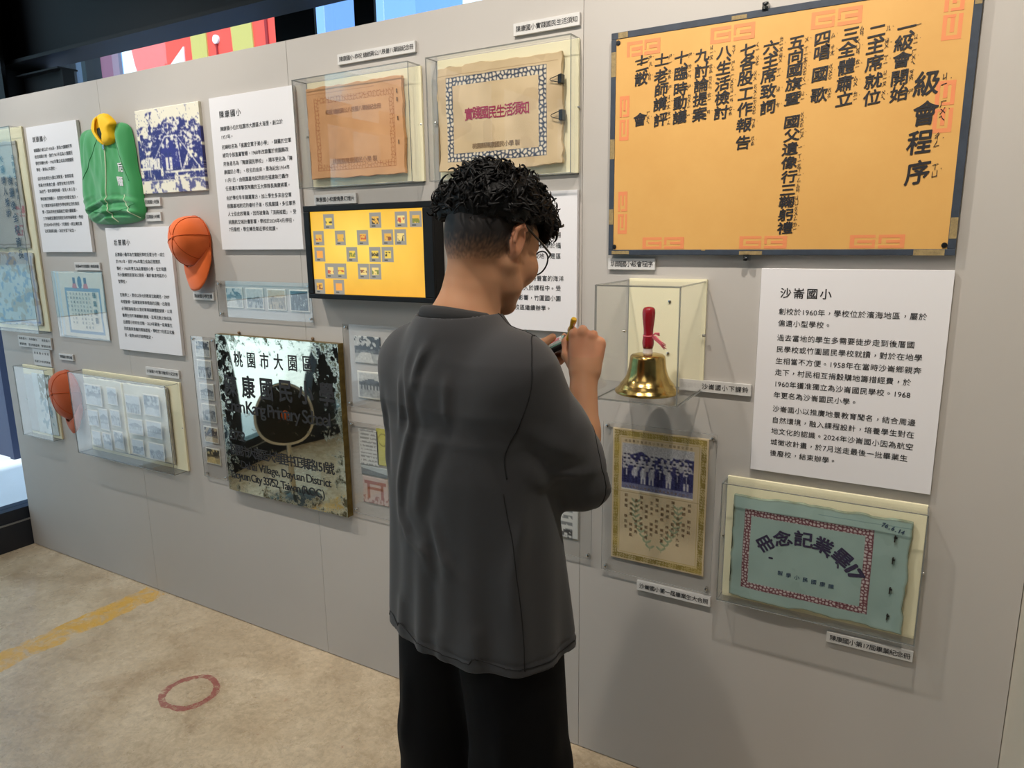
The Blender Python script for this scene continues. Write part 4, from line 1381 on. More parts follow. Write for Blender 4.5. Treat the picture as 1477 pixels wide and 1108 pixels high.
COLS = ['級319,80 會321,19 程316,-40 序318,-103', '一271,198 、280,187 級268,168 會267,134 開266,98 始268,65', '二214,199 、223,183 主213,169 席214,134 就215,97 位215,62',
        '三162,201 、170,187 全157,169 體158,133 肅157,98 立159,65', '四104,200 、114,184 唱105,169 國104,124 歌105,79',
        '五49,199 、58,184 向49,168 國49,139 旗49,109 暨48,77 國50,26 父52,-4 遺50,-35 像50,-66 行52,-98 三51,-128 鞠50,-156 躬50,-186 禮50,-217', '六-6,196 、2,182 主-6,167 席-8,134 致-7,99 詞-6,63',
        '七-59,197 、-50,182 各-58,167 股-61,134 工-59,99 作-59,64 報-59,28 告-59,-13', '八-114,199 、-105,183 生-114,163 活-115,128 檢-114,95 討-115,61', '九-167,199 、-158,184 討-167,163 論-167,130 提-168,97 案-168,62',
        '十-219,200 、-209,182 臨-219,163 時-219,126 動-218,94 議-218,60', '十-269,203 一-269,189 、-260,179 老-270,162 師-268,130 講-270,96 評-268,58', '十-322,206 二-320,192 、-313,182 散-322,162 會-323,63']
tx = Text(-0.0212)
tz = Text(-0.0212)
rr = random.Random(4)
for ci, colm in enumerate(COLS):
    for q in colm.split():
        ch = q[0]
        x, z = (float(v) / 1000 for v in q[1:].split(','))
        em = 0.052 if ci == 0 else 0.0355
        flat = ch in '一二三四五六七八九十' and z > 0.185 and ci
        if ch == '、':
            tx.char(ch, x + 0.002, z, 0.032, bold=0.03)
            continue
        tx.char(ch, x, z, em, bold=0.021 if ci else 0.02, rise=0.10 + rr.uniform(-0.03, 0.04), sx=1.04 if ci else 0.95, sz=(0.72 if ci == 11 or ci == 12 else 0.85) if flat else ((0.84 if ci == 5 else 0.95) if ci else 1.02), rot=rr.uniform(-0.03, 0.03), slant=0.05)
        zh = ZH.get(ch, '')
        base = [c for c in zh if c not in 'ˊˇˋ']
        tone = [c for c in zh if c in 'ˊˇˋ']
        k = 0.0115 if ci else 0.0155
        bx = x + em * 0.62
        for i, c in enumerate(base):
            tz.char(c, bx, z + ((len(base) - 1) / 2 - i) * k * 0.95 + 0.003, k, bold=0.012, rise=0.25, sx=0.85)
        for c in tone:
            tz.char(c, bx + k * 0.75, z + 0.003, k * 0.8, bold=0.01)
tx.build('brush_lettering', M['ink_brush'], t)
tz.build('phonetic_lettering', M['ink_brush'], t)
for x, z in ((-0.386, 0.256), (-0.388, -0.259), (0.383, -0.259), (0.384, 0.262)):
    mb = MB().lathe([(0.006, 0.0), (0.006, 0.0012), (0.0035, 0.0014), (0.0035, 0.002)], (x, -0.0205, z), 14, axis='y')
    mb.build('corner_screw', M['black'], t, smooth=True, angle=40)
for x, z, s in ((-0.024, 0.286, 1), (-0.037, -0.286, -1)):
    mb = MB().box(x - 0.007, x + 0.007, -0.024, -0.0015, z - 0.009, z + 0.009)
    br = mb.build('clear_bracket', [glass_mat('bracket_plastic', (0.85, 0.86, 0.86), 1.2)], t, bevel=0.001)
    MB().lathe([(0.0045, 0.0), (0.0045, 0.003), (0.002, 0.0045)], (x, -0.0242, z + 0.004 * s), 12, axis='y').build('bracket_screw', M['black'], br, smooth=True, angle=40)

# ------------------------------------------------------------------ the brass name plaque
PX0, PX1, PZ0, PZ1 = -2.425, -1.772, 0.624, 1.272
pcx, pcz = (PX0 + PX1) / 2, (PZ0 + PZ1) / 2
t = mount('school_plaque', pcx, pcz, 'large mirror polished brass school name plaque with black lettering', 'plaque')


def mirror_material():
    m = bpy.data.materials.new('tarnished_mirror_brass')
    m.use_nodes = True
    nt = m.node_tree
    b = nt.nodes['Principled BSDF']
    geo = nt.nodes.new('ShaderNodeTexCoord')
    n = nt.nodes.new('ShaderNodeTexNoise')
    n.inputs['Scale'].default_value = 26
    n.inputs['Detail'].default_value = 8
    n.inputs['Roughness'].default_value = 0.75
    nt.links.new(geo.outputs['Object'], n.inputs['Vector'])
    sep = nt.nodes.new('ShaderNodeSeparateXYZ')
    nt.links.new(geo.outputs['Object'], sep.inputs[0])
    # more tarnish towards the rim: max(|x|,|z|)
    ax = nt.nodes.new('ShaderNodeMath'); ax.operation = 'ABSOLUTE'
    az = nt.nodes.new('ShaderNodeMath'); az.operation = 'ABSOLUTE'
    nt.links.new(sep.outputs[0], ax.inputs[0])
    nt.links.new(sep.outputs[2], az.inputs[0])
    mx = nt.nodes.new('ShaderNodeMath'); mx.operation = 'MAXIMUM'
    nt.links.new(ax.outputs[0], mx.inputs[0])
    nt.links.new(az.outputs[0], mx.inputs[1])
    mr = nt.nodes.new('ShaderNodeMapRange')
    mr.inputs['From Min'].default_value = 0.235
    mr.inputs['From Max'].default_value = 0.335
    mr.inputs['To Max'].default_value = 0.16
    nt.links.new(mx.outputs[0], mr.inputs['Value'])
    ad = nt.nodes.new('ShaderNodeMath'); ad.operation = 'ADD'
    nt.links.new(n.outputs['Fac'], ad.inputs[0])
    nt.links.new(mr.outputs['Result'], ad.inputs[1])
    rp = nt.nodes.new('ShaderNodeValToRGB')
    e = rp.color_ramp.elements
    e[0].position, e[1].position = 0.63, 0.71
    e[0].color = (0.80, 0.79, 0.64, 1)
    e[1].color = (0.16, 0.14, 0.08, 1)
    nt.links.new(ad.outputs[0], rp.inputs['Fac'])
    nt.links.new(rp.outputs['Color'], b.inputs['Base Color'])
    b.inputs['Metallic'].default_value = 1.0
    rq = nt.nodes.new('ShaderNodeMapRange')
    rq.inputs['From Min'].default_value = 0.58
    rq.inputs['From Max'].default_value = 0.70
    rq.inputs['To Min'].default_value = 0.025
    rq.inputs['To Max'].default_value = 0.4
    nt.links.new(ad.outputs[0], rq.inputs['Value'])
    nt.links.new(rq.outputs['Result'], b.inputs['Roughness'])
    return m


# the sheet is gently buckled, as the curved reflections show
n = 40
us = np.linspace(-1, 1, n)
co, fa = [], []
for j in range(n):
    for i in range(n):
        x, z = us[i], us[j]
        bul = 0.0035 * (1 - x * x) * (1 - z * z) + 0.0012 * math.sin(3.1 * x + 1.0) * math.sin(2.3 * z + 0.4) * (1 - x * x) * (1 - z * z)
        co.append((x * 0.3255, -0.0300 - bul, z * 0.323))
for j in range(n - 1):
    for i in range(n - 1):
        fa.append((j * n + i, j * n + i + 1, (j + 1) * n + i + 1, (j + 1) * n + i))
me = bpy.data.meshes.new('mirror_face')
me.from_pydata(co, [], fa)
me.polygons.foreach_set('use_smooth', [True] * len(fa))
obj('mirror_face', me, mirror_material(), t)
m_edge = mat('aged_brass_edge', (150, 128, 70), 0.45, 0.8, vary=(40, (92, 78, 46), 0.3))
MB().box(-0.3262, 0.3262, -0.0298, -0.001, -0.3237, 0.3237).build('plaque_body', m_edge, t, bevel=0.002)


def bulge(x, z):
    x, z = x / 0.3255, z / 0.323
    return -0.0300 - (0.0035 * (1 - x * x) * (1 - z * z) + 0.0012 * math.sin(3.1 * x + 1.0) * math.sin(2.3 * z + 0.4) * (1 - x * x) * (1 - z * z)) - 0.0008


tx = Text(0)
for i, ch in enumerate('桃園市大園區'):
    tx.char(ch, -0.2020 + 0.0745 * i + 0.012 - 0.01, 1.178 - pcz + 0.002 * i, 0.066, bold=0.012, sx=0.78)
for i, ch in enumerate('陳康國民小學'):
    tx.char(ch, -0.258 + 0.1035 * i, 1.067 - pcz + 0.003 * i, 0.093, bold=0.026, sx=0.84)
tx.line('Chen Kang Primary School', -0.297, 0.990 - pcz, 0.072, bold=0.012, fit=0.570)
tx.line('33752', -0.292, 0.866 - pcz, 0.056, bold=0.008, fit=0.092)
tx.line('桃園市大園區大海里中正東路151號', -0.292, 0.803 - pcz, 0.050, bold=0.012, fit=0.560)
tx.line('Dahai Village, Dayuan District', -0.236, 0.747 - pcz, 0.047, bold=0.008, fit=0.490)
tx.line('Taoyuan City 33752, Taiwan (R.O.C.)', -0.310, 0.697 - pcz, 0.047, bold=0.008, fit=0.525)
for a in tx.v:
    for k in range(len(a)):
        a[k, 1] += bulge(float(a[k, 0]), float(a[k, 2]))
tx.build('lettering', M['ink'], t)
for x in (-0.215, 0.180):
    mb = MB().lathe([(0.006, 0.0), (0.006, 0.004), (0.003, 0.007)], (x, -0.002, 0.331), 12, axis='y')
    mb.build('mounting_screw', M['ink_brown'], t, smooth=True, angle=40)

# ------------------------------------------------------------------ bell in its box
t = mount('bell_case', -0.602, 1.224, 'deep clear box holding the brass hand bell', 'display case')
X0, X1, ZB, DP, k = -0.108, 0.108, 0.290, 0.232, 0.004
mb = MB()
mb.box(X0, X1, -DP, -DP + k, 0, ZB, mi=0, mside=((2, 3), 1))
mb.box(X0, X0 + k, -DP + k + 0.0003, -0.0005, 0, ZB, mi=0, mside=((0, 1), 1))
mb.box(X1 - k, X1, -DP + k + 0.0003, -0.0005, 0, ZB, mi=0, mside=((0, 1), 1))
mb.box(X0 + k, X1 - k, -DP + k + 0.0003, -0.0005, ZB - k, ZB, mi=0, mside=((4, 5), 1))
mb.box(X0 + k, X1 - k, -DP + k + 0.0003, -0.0005, 0, k, mi=0, mside=((4, 5), 1))
mb.build('acrylic_cover', [M['acrylic'], M['edge']], t)
MB().box(X0 + k + 0.001, X1 + 0.001, -0.0085, -0.001, k + 0.001, ZB + 0.004).build('backing_board', M['cream'], t)
pins(t, [(0.012, 0.235), (0.012, 0.095)], -0.0086, -0.013, 'board_screw', 0.004)
for sx in (X0 - 0.002, X1 + 0.002):
    MB().tube([(sx - 0.004, -0.02, 0.15), (sx + 0.004, -0.02, 0.15)], 0.004, 10).build('side_screw', M['steel'], t, smooth=True, angle=40)
b = thing('hand_bell', (-0.609, -0.118, 1.2285), 'brass hand bell with a red wooden handle and pink ribbon', 'bell')
prof = [(0.0, 0.003), (0.070, 0.003), (0.0745, 0.0), (0.0815, 0.002), (0.0835, 0.006), (0.082, 0.010), (0.0765, 0.013), (0.0755, 0.016), (0.071, 0.020), (0.0705, 0.024), (0.0655, 0.029), (0.060, 0.036), (0.0545, 0.046), (0.0505, 0.058), (0.048, 0.070),
        (0.0465, 0.082), (0.0455, 0.092), (0.0440, 0.098), (0.040, 0.1015), (0.030, 0.104), (0.018, 0.1055), (0.0, 0.106)]
MB().lathe(prof, (0, 0, 0), 64).build('bell_body', M['brass'], b, smooth=True, angle=50)
MB().lathe([(0.0, 0.104), (0.014, 0.104), (0.0125, 0.108), (0.012, 0.118), (0.0, 0.1185)], (0, 0, 0), 24).build('ferrule', M['ferrule'], b, smooth=True, angle=40)
hp = [(0.0, 0.117), (0.0125, 0.118), (0.0140, 0.124), (0.0150, 0.132), (0.0140, 0.143), (0.0122, 0.156), (0.0125, 0.168), (0.0142, 0.182), (0.0158, 0.197), (0.0165, 0.208), (0.0158, 0.217), (0.0125, 0.2225), (0.006, 0.2245), (0.0, 0.225)]
MB().lathe(hp, (0, 0, 0), 32).build('handle', M['redwood'], b, smooth=True)
mb = MB()
rr = random.Random(3)
for q in range(7):
    dz = rr.uniform(-0.006, 0.006)
    mb.tube([(0.010, -0.004, 0.150 + dz * 0.2), (0.022, -0.008, 0.147 + dz), (0.034 + rr.uniform(-0.003, 0.003), -0.010, 0.137 + dz), (0.050 + rr.uniform(-0.006, 0.004), -0.010, 0.126 + dz * 1.3)], [0.0016, 0.0020, 0.0016, 0.0010], 5, flat=0.6)
for q in range(3):
    mb.tube([(0.010, -0.004, 0.150), (0.020, -0.004, 0.157 + q * 0.001), (0.031, -0.004, 0.153 + q * 0.003)], 0.0018, 5)
mb.tube([(0.0128 * math.cos(a), 0.0128 * math.sin(a), 0.150) for a in np.linspace(0, 2 * PI, 17)], 0.0018, 6)
mb.build('ribbon', M['ribbon'], b, smooth=True)

# ------------------------------------------------------------------ folded green jacket
OUT = [(-3.19, 2.085), (-3.165, 2.100), (-3.111, 2.104), (-3.06, 2.098), (-3.00, 2.100), (-2.958, 2.106), (-2.92, 2.112), (-2.878, 2.107), (-2.851, 2.092), (-2.839, 2.037), (-2.833, 1.98), (-2.83, 1.927), (-2.813, 1.86), (-2.811, 1.80), (-2.805, 1.764), (-2.816, 1.729),
       (-2.85, 1.718), (-2.888, 1.712), (-2.95, 1.706), (-3.016, 1.704), (-3.07, 1.705), (-3.114, 1.707), (-3.18, 1.713), (-3.201, 1.733), (-3.219, 1.767), (-3.222, 1.829), (-3.212, 1.88), (-3.204, 1.925), (-3.202, 1.97), (-3.199, 2.018), (-3.196, 2.055)]


def resample(P_, n):
    P_ = np.array(P_ + [P_[0]], float)
    d = np.r_[0, np.cumsum(np.hypot(*np.diff(P_, axis=0).T))]
    s = np.linspace(0, d[-1], n, endpoint=False)
    return np.stack([np.interp(s, d, P_[:, 0]), np.interp(s, d, P_[:, 1])], 1)


t = mount('jacket', -3.01, 1.90, 'green zipped tracksuit jacket with a yellow collar, folded on the wall', 'jacket')
P_ = resample(OUT, 160)
P_ = (P_ + np.roll(P_, 1, 0) + np.roll(P_, -1, 0) + np.roll(P_, 2, 0) + np.roll(P_, -2, 0)) / 5
c0 = np.array([-3.01, 1.90])
rings = 34
co, fa = [], []


def jheight(x, z, tt):
    edge = (1 - tt ** 4)
    hh = 0.043 * (1 - tt ** 7) ** 0.55
    zl = (2.1 - z) / 0.4
    dx = x + 3.0
    hh += 0.004 * math.exp(-((x + 2.99 + 0.05 * zl) / 0.014) ** 2)
    # raglan creases running from the collar to the sides, and the folded sleeve behind
    hh -= 0.012 * math.exp(-((dx - 0.075 - 0.10 * max(zl - 0.1, 0)) / 0.016) ** 2) * max(0, 1 - zl * 1.1)
    hh += 0.009 * math.exp(-((dx - 0.115 - 0.10 * max(zl - 0.1, 0)) / 0.022) ** 2) * max(0, 1 - zl * 0.9)
    hh -= 0.010 * math.exp(-((dx + 0.145 + 0.10 * (zl - 0.15)) / 0.014) ** 2) * max(0, 1 - zl * 1.6)
    # long soft drapes
    hh += 0.006 * math.sin(dx * 34 + zl * 2.2 + 0.6) * edge * min(1, zl * 1.2)
    hh += 0.004 * math.sin(dx * 61 - zl * 4 + 1.9) * edge * min(1, zl)
    # gathered, turned-up hem
    if zl > 0.66:
        g = min(1, (zl - 0.66) / 0.14)
        s_ = zl - 0.55 * dx * dx * 4 + 0.12 * dx
        hh += g * 0.008 * math.sin(s_ * 62) * edge
        hh += g * 0.006 * math.sin(s_ * 105 + dx * 9) * edge
    hh += 0.008 * (noise.noise(Vector((x * 16, z * 7, 1.3)))) * edge + 0.003 * noise.noise(Vector((x * 45, z * 18, 4.0))) * edge
    return hh


for k in range(rings + 1):
    tt = 1 - (k / rings) ** 1.6 if k else 1.0
    tt = max(tt, 0.0)
    q = c0 + (P_ - c0) * tt
    for (x, z) in q:
        co.append((x + 3.01, -0.004 - jheight(x, z, tt), z - 1.90))
n = len(P_)
for k in range(rings):
    for i in range(n):
        j = (i + 1) % n
        fa.append((k * n + i, k * n + j, (k + 1) * n + j, (k + 1) * n + i))
me = bpy.data.meshes.new('jacket_body')
me.from_pydata(co, [], fa)
me.polygons.foreach_set('use_smooth', [True] * len(fa))
obj('jacket_body', me, M['green'], t)


def jp(x, z, lift=0.002):
    d = np.array([x, z]) - c0
    best = 1.0
    ang = math.atan2(d[1], d[0])
    A_ = np.arctan2(P_[:, 1] - c0[1], P_[:, 0] - c0[0])
    i = int(np.argmin(np.abs(np.angle(np.exp(1j * (A_ - ang))))))
    rr_ = np.hypot(*(P_[i] - c0))
    return (x + 3.01, -0.004 - jheight(x, z, min(1, np.hypot(*d) / rr_)) - lift, z - 1.90)


zx = np.array([(-2.975, 2.017), (-2.981, 1.933), (-3.000, 1.844), (-3.008, 1.79), (-2.998, 1.742), (-2.975, 1.715)])
zi = np.linspace(0, 5, 40)
zpath = [jp(np.interp(q, range(6), zx[:, 0]), np.interp(q, range(6), zx[:, 1]), 0.001) for q in zi]
MB().tube(zpath, 0.0028, 6).build('zip', M['piping'], t, smooth=True)
a = zpath[0]
MB().box(a[0] - 0.006, a[0] + 0.006, a[1] - 0.006, a[1] + 0.002, a[2] - 0.012, a[2] + 0.006).build('zip_pull', M['steel'], t, bevel=0.001)
m_gseam = mat('dark_green_seam', (24, 112, 58), 0.8)
for nm, q in (('raglan_seam', [(-3.035, 2.050), (-3.075, 2.000), (-3.120, 1.945), (-3.172, 1.895)]), ('raglan_seam', [(-2.915, 2.050), (-2.890, 1.985), (-2.868, 1.93), (-2.845, 1.875)]), ('waist_seam', [(-3.20, 1.775), (-3.12, 1.758), (-3.02, 1.752), (-2.92, 1.760), (-2.83, 1.785)])):
    q = np.array(q)
    MB().tube([jp(np.interp(f, range(len(q)), q[:, 0]), np.interp(f, range(len(q)), q[:, 1]), 0.0002) for f in np.linspace(0, len(q) - 1, 24)], 0.0014, 5).build(nm, m_gseam, t, smooth=True)
px = np.array([(-2.895, 1.823), (-2.888, 1.79), (-2.868, 1.757), (-2.832, 1.728)])
MB().tube([jp(np.interp(q, range(4), px[:, 0]), np.interp(q, range(4), px[:, 1]), 0.001) for q in np.linspace(0, 3, 18)], 0.0022, 6).build('pocket_piping', M['piping'], t, smooth=True)
tx = Text(0)
tx.char('后', -2.892 + 3.01, 1.930 - 1.90, 0.040, bold=0.03, rise=-0.1, slant=-0.2)
tx.char('厝', -2.905 + 3.01, 1.876 - 1.90, 0.040, bold=0.03, rise=-0.1, slant=-0.2)
for arr in tx.v:
    for k in range(len(arr)):
        arr[k, 1] += jp(float(arr[k, 0]) - 3.01, float(arr[k, 2]) + 1.90, 0.0022)[1]
tx.build('chest_lettering', M['white'], t)
# collar: the back of the neck, a dark patch for the shade in the opening and the two folded fronts, each a padded shape
def puff(name, pts, y0, thick, m, n=60, rings_=8):
    q_ = resample(pts, n)
    q_ = (q_ + np.roll(q_, 1, 0) + np.roll(q_, -1, 0)) / 3
    cc_ = q_.mean(0)
    co, fa = [], []
    for k in range(rings_ + 1):
        tt = 1 - k / rings_
        for (x, z) in cc_ + (q_ - cc_) * tt:
            co.append((x + 3.01, y0 - thick * (1 - tt ** 4) ** 0.5, z - 1.90))
    for k in range(rings_):
        for i in range(n):
            j = (i + 1) % n
            fa.append((k * n + i, k * n + j, (k + 1) * n + j, (k + 1) * n + i))
    b0 = len(co)
    co += [(x + 3.01, y0 + 0.012, z - 1.90) for x, z in q_]
    fa += [(b0 + i, b0 + (i + 1) % n, (i + 1) % n, i) for i in range(n)]
    me = bpy.data.meshes.new(name)
    me.from_pydata(co, [], fa)
    me.polygons.foreach_set('use_smooth', [True] * len(fa))
    return obj(name, me, m, t)


def cq(u, w):
    return (-3.046 + (u - 795) * 0.000775 - (w - 400) * 0.000088, 2.093 - (u - 795) * 0.0000669 - (w - 400) * 0.000431)


puff('collar_back', [cq(*q) for q in ((800, 410), (802, 330), (825, 288), (860, 268), (895, 262), (925, 285), (950, 340), (930, 480), (900, 530), (850, 480))], -0.044, 0.004, M['yellow'])
puff('neck_opening', [cq(*q) for q in ((832, 400), (860, 385), (885, 400), (896, 470), (893, 522), (862, 490), (838, 450))], -0.0475, 0.003, M['neck_shade'])
puff('collar_front', [cq(*q) for q in ((790, 400), (800, 330), (822, 290), (838, 300), (822, 345), (822, 395), (842, 450), (872, 500), (905, 535), (902, 558), (862, 528), (815, 460))], -0.046, 0.014, M['yellow'])
puff('collar_front', [cq(*q) for q in ((868, 300), (890, 268), (930, 280), (960, 312), (988, 348), (972, 385), (966, 430), (982, 490), (965, 530), (930, 548), (905, 552), (902, 520), (908, 470), (884, 400), (866, 350))], -0.048, 0.019, M['yellow'])


# ------------------------------------------------------------------ caps
def cap(x, z, rv, rh, hgt, tilt, brim_dir, brim_len, brim_w, label, cloth, seamc, squash=1.0, yaw=0.0):
    """crown mouth against the wall, peak hanging from its rim"""
    t = mount('cap', x, z, label, 'cap', 'school caps hung on the wall')
    N, K = 48, 18
    co, fa = [], []

    def pt(a, s, lift=0.0):
        s_ = s * PI / 2
        rr_ = math.cos(s_) ** 0.75
        up = hgt * math.sin(s_) ** 0.9
        wob = 1 + 0.03 * math.sin(3 * a + 1) * (1 - s) + 0.025 * noise.noise(Vector((math.cos(a) * 2, math.sin(a) * 2, s * 3)))
        u, w = (rh + lift) * rr_ * math.cos(a) * wob, (rv + lift) * rr_ * math.sin(a) * wob
        u2 = u * math.cos(tilt) - w * math.sin(tilt)
        w2 = u * math.sin(tilt) + w * math.cos(tilt)
        return (u2 + yaw * up, -0.003 - up - lift, w2 * squash + 0.02 * s)
    for k in range(K + 1):
        for i in range(N):
            co.append(pt(2 * PI * i / N, k / K))
    for k in range(K):
        for i in range(N):
            j = (i + 1) % N
            fa.append((k * N + i, k * N + j, (k + 1) * N + j, (k + 1) * N + i))
    me = bpy.data.meshes.new('crown')
    me.from_pydata(co, [], fa)
    me.polygons.foreach_set('use_smooth', [True] * len(fa))
    obj('crown', me, cloth, t)
    mb = MB()
    for q in range(6):
        a = brim_dir - tilt + PI / 6 + q * PI / 3
        mb.tube([pt(a, s, 0.0006) for s in np.linspace(0.0, 0.985, 16)], 0.0014, 5)
    mb.tube([pt(a, 0.03, 0.001) for a in np.linspace(0, 2 * PI, 40)], 0.0016, 5)
    mb.build('seam', seamc, t, smooth=True)
    ap = pt(0, 1.0)
    MB().lathe([(0.0075, 0.0), (0.0075, 0.002), (0.005, 0.005), (0.0, 0.006)], ap, 14, axis='y').build('button', cloth, t, smooth=True)
    # peak
    co, fa = [], []
    NA, NR = 22, 10
    for i in range(NA + 1):
        f = i / NA * 2 - 1
        a = brim_dir - tilt + math.copysign(abs(f) ** 0.9, f) * 1.12
        b_ = pt(a, 0.06)
        prof_ = max(0.0, 1 - abs(f) ** 3.2) ** 0.62
        for j in range(NR + 1):
            s = j / NR
            ln = brim_len * prof_ * s
            u = b_[0] * (1 - 0.0 * s) + math.cos(brim_dir) * ln + (-math.sin(brim_dir)) * f * brim_w * 0.0
            w = b_[2] + math.sin(brim_dir) * ln
            y = b_[1] - 0.30 * ln - 0.028 * (1 - f * f) * (1 - s * 0.35) + 0.02 * s * s
            co.append((u, min(y, -0.004), w))
    for i in range(NA):
        for j in range(NR):
            q = i * (NR + 1) + j
            fa.append((q, q + 1, q + NR + 2, q + NR + 1))
    me = bpy.data.meshes.new('peak')
    me.from_pydata(co, [], fa)
    me.polygons.foreach_set('use_smooth', [True] * len(fa))
    o = obj('peak', me, cloth, t)
    so = o.modifiers.new('thickness', 'SOLIDIFY')
    so.thickness = 0.0035
    so.offset = 0
    mb = MB()
    a0 = brim_dir - tilt
    pts = []
    for q in np.linspace(-0.42, 0.42, 22):
        pts.append(pt(a0 + q, 0.13 + 0.035 * math.sin(q * 24), 0.0015))
    mb.tube(pts, 0.0013, 5)
    mb.build('embroidery', M['thread_pale'], t, smooth=True)
    return t


cap(-2.512, 1.628, 0.100, 0.082, 0.115, -0.30, -1.38, 0.095, 0.07, 'bright orange school cap with its peak down, right of the 后厝國小 panel', M['orange_cloth'], M['thread'], 1.0, 0.12)
cap(-3.560, 0.905, 0.125, 0.078, 0.085, 0.12, -1.35, 0.060, 0.06, 'rust coloured cap partly behind the photo album case', M['rust_cloth'], M['thread'], 1.0, -0.2)

# ------------------------------------------------------------------ black fan-shaped stand-in, added so the plaque mirrors a round dark shape
t = thing('fan_stand_in', (-3.30, -1.15, 0), 'black fan-shaped stand-in by the glass facade, added so the brass plaque mirrors a round dark shape', 'fan')
MB().lathe([(0.0, 0.0), (0.17, 0.0), (0.17, 0.02), (0.06, 0.045), (0.025, 0.06), (0.0, 0.06)], (0, 0, 0), 32).build('base', M['black'], t, smooth=True, angle=40)
MB().lathe([(0.017, 0.055), (0.017, 0.52), (0.0, 0.52)], (0, 0, 0), 16).build('pole', M['steel'], t, smooth=True, angle=40)
fan = MB().lathe([(0.0, -0.05), (0.12, -0.05), (0.205, -0.02), (0.215, 0.0), (0.205, 0.03), (0.10, 0.06), (0.0, 0.065)], (0, 0, 0), 40, axis='y').build('fan_head', mat('dark_fan_guard', (26, 26, 28), 0.6), t, smooth=True, angle=40)
fan.location = (0, 0, 0.60)
fan.rotation_euler = (0, 0, math.radians(133))
MB().lathe([(0.205, -0.012), (0.226, -0.012), (0.226, 0.012), (0.205, 0.012)], (0, 0, 0), 40, axis='y').build('guard_ring', M['steel'], fan, smooth=True, angle=40)
MB().lathe([(0.0, 0.064), (0.032, 0.064), (0.032, 0.074), (0.0, 0.076)], (0, 0, 0), 20, axis='y').build('hub', M['orange_cloth'], fan, smooth=True, angle=40)


# ------------------------------------------------------------------ the person: smooth blended volumes turned into one surface
def surface_net(f, xs, ys, zs):
    s = f < 0
    nx, ny, nz = f.shape
    c = np.zeros((nx - 1, ny - 1, nz - 1), np.uint8)
    for dx in (0, 1):
        for dy in (0, 1):
            for dz in (0, 1):
                c += s[dx:nx - 1 + dx, dy:ny - 1 + dy, dz:nz - 1 + dz]
    act = np.argwhere((c > 0) & (c < 8))
    idm = np.full(c.shape, -1, np.int64)
    idm[act[:, 0], act[:, 1], act[:, 2]] = np.arange(len(act))
    acc = np.zeros((len(act), 3))
    cnt = np.zeros(len(act))
    corners = [(a, b, d) for a in (0, 1) for b in (0, 1) for d in (0, 1)]
    for ia, a in enumerate(corners):
        for b in corners[ia + 1:]:
            if sum(abs(p - q) for p, q in zip(a, b)) != 1:
                continue
            A, B = act + np.array(a), act + np.array(b)
            fa, fb = f[A[:, 0], A[:, 1], A[:, 2]], f[B[:, 0], B[:, 1], B[:, 2]]
            m = (fa < 0) != (fb < 0)
            t = np.where(m, fa / np.where(m, fa - fb, 1), 0)
            pa = np.stack([xs[A[:, 0]], ys[A[:, 1]], zs[A[:, 2]]], 1)
            pb = np.stack([xs[B[:, 0]], ys[B[:, 1]], zs[B[:, 2]]], 1)
            acc += np.where(m[:, None], pa + (pb - pa) * t[:, None], 0)
            cnt += m
    v = acc / np.maximum(cnt, 1)[:, None]
    quads = []
    for ax in range(3):
        sl0 = [slice(1, -1)] * 3
        sl1 = [slice(1, -1)] * 3
        sl0[ax], sl1[ax] = slice(0, -1), slice(1, None)
        a, b = s[tuple(sl0)], s[tuple(sl1)]
        e = np.argwhere(a != b)
        flip = a[e[:, 0], e[:, 1], e[:, 2]]
        base = e + np.array([1 if k != ax else 0 for k in range(3)])
        u, w = [k for k in range(3) if k != ax]
        q = []
        for du, dw in ((0, 0), (-1, 0), (-1, -1), (0, -1)):
            p = base.copy()
            p[:, u] += du
            p[:, w] += dw
            q.append(idm[p[:, 0], p[:, 1], p[:, 2]])
        q = np.stack(q, 1)
        fl = flip if ax != 1 else ~flip
        q[~fl] = q[~fl][:, ::-1]
        quads.append(q)
    q = np.concatenate(quads)
    return v, q[(q >= 0).all(1)]


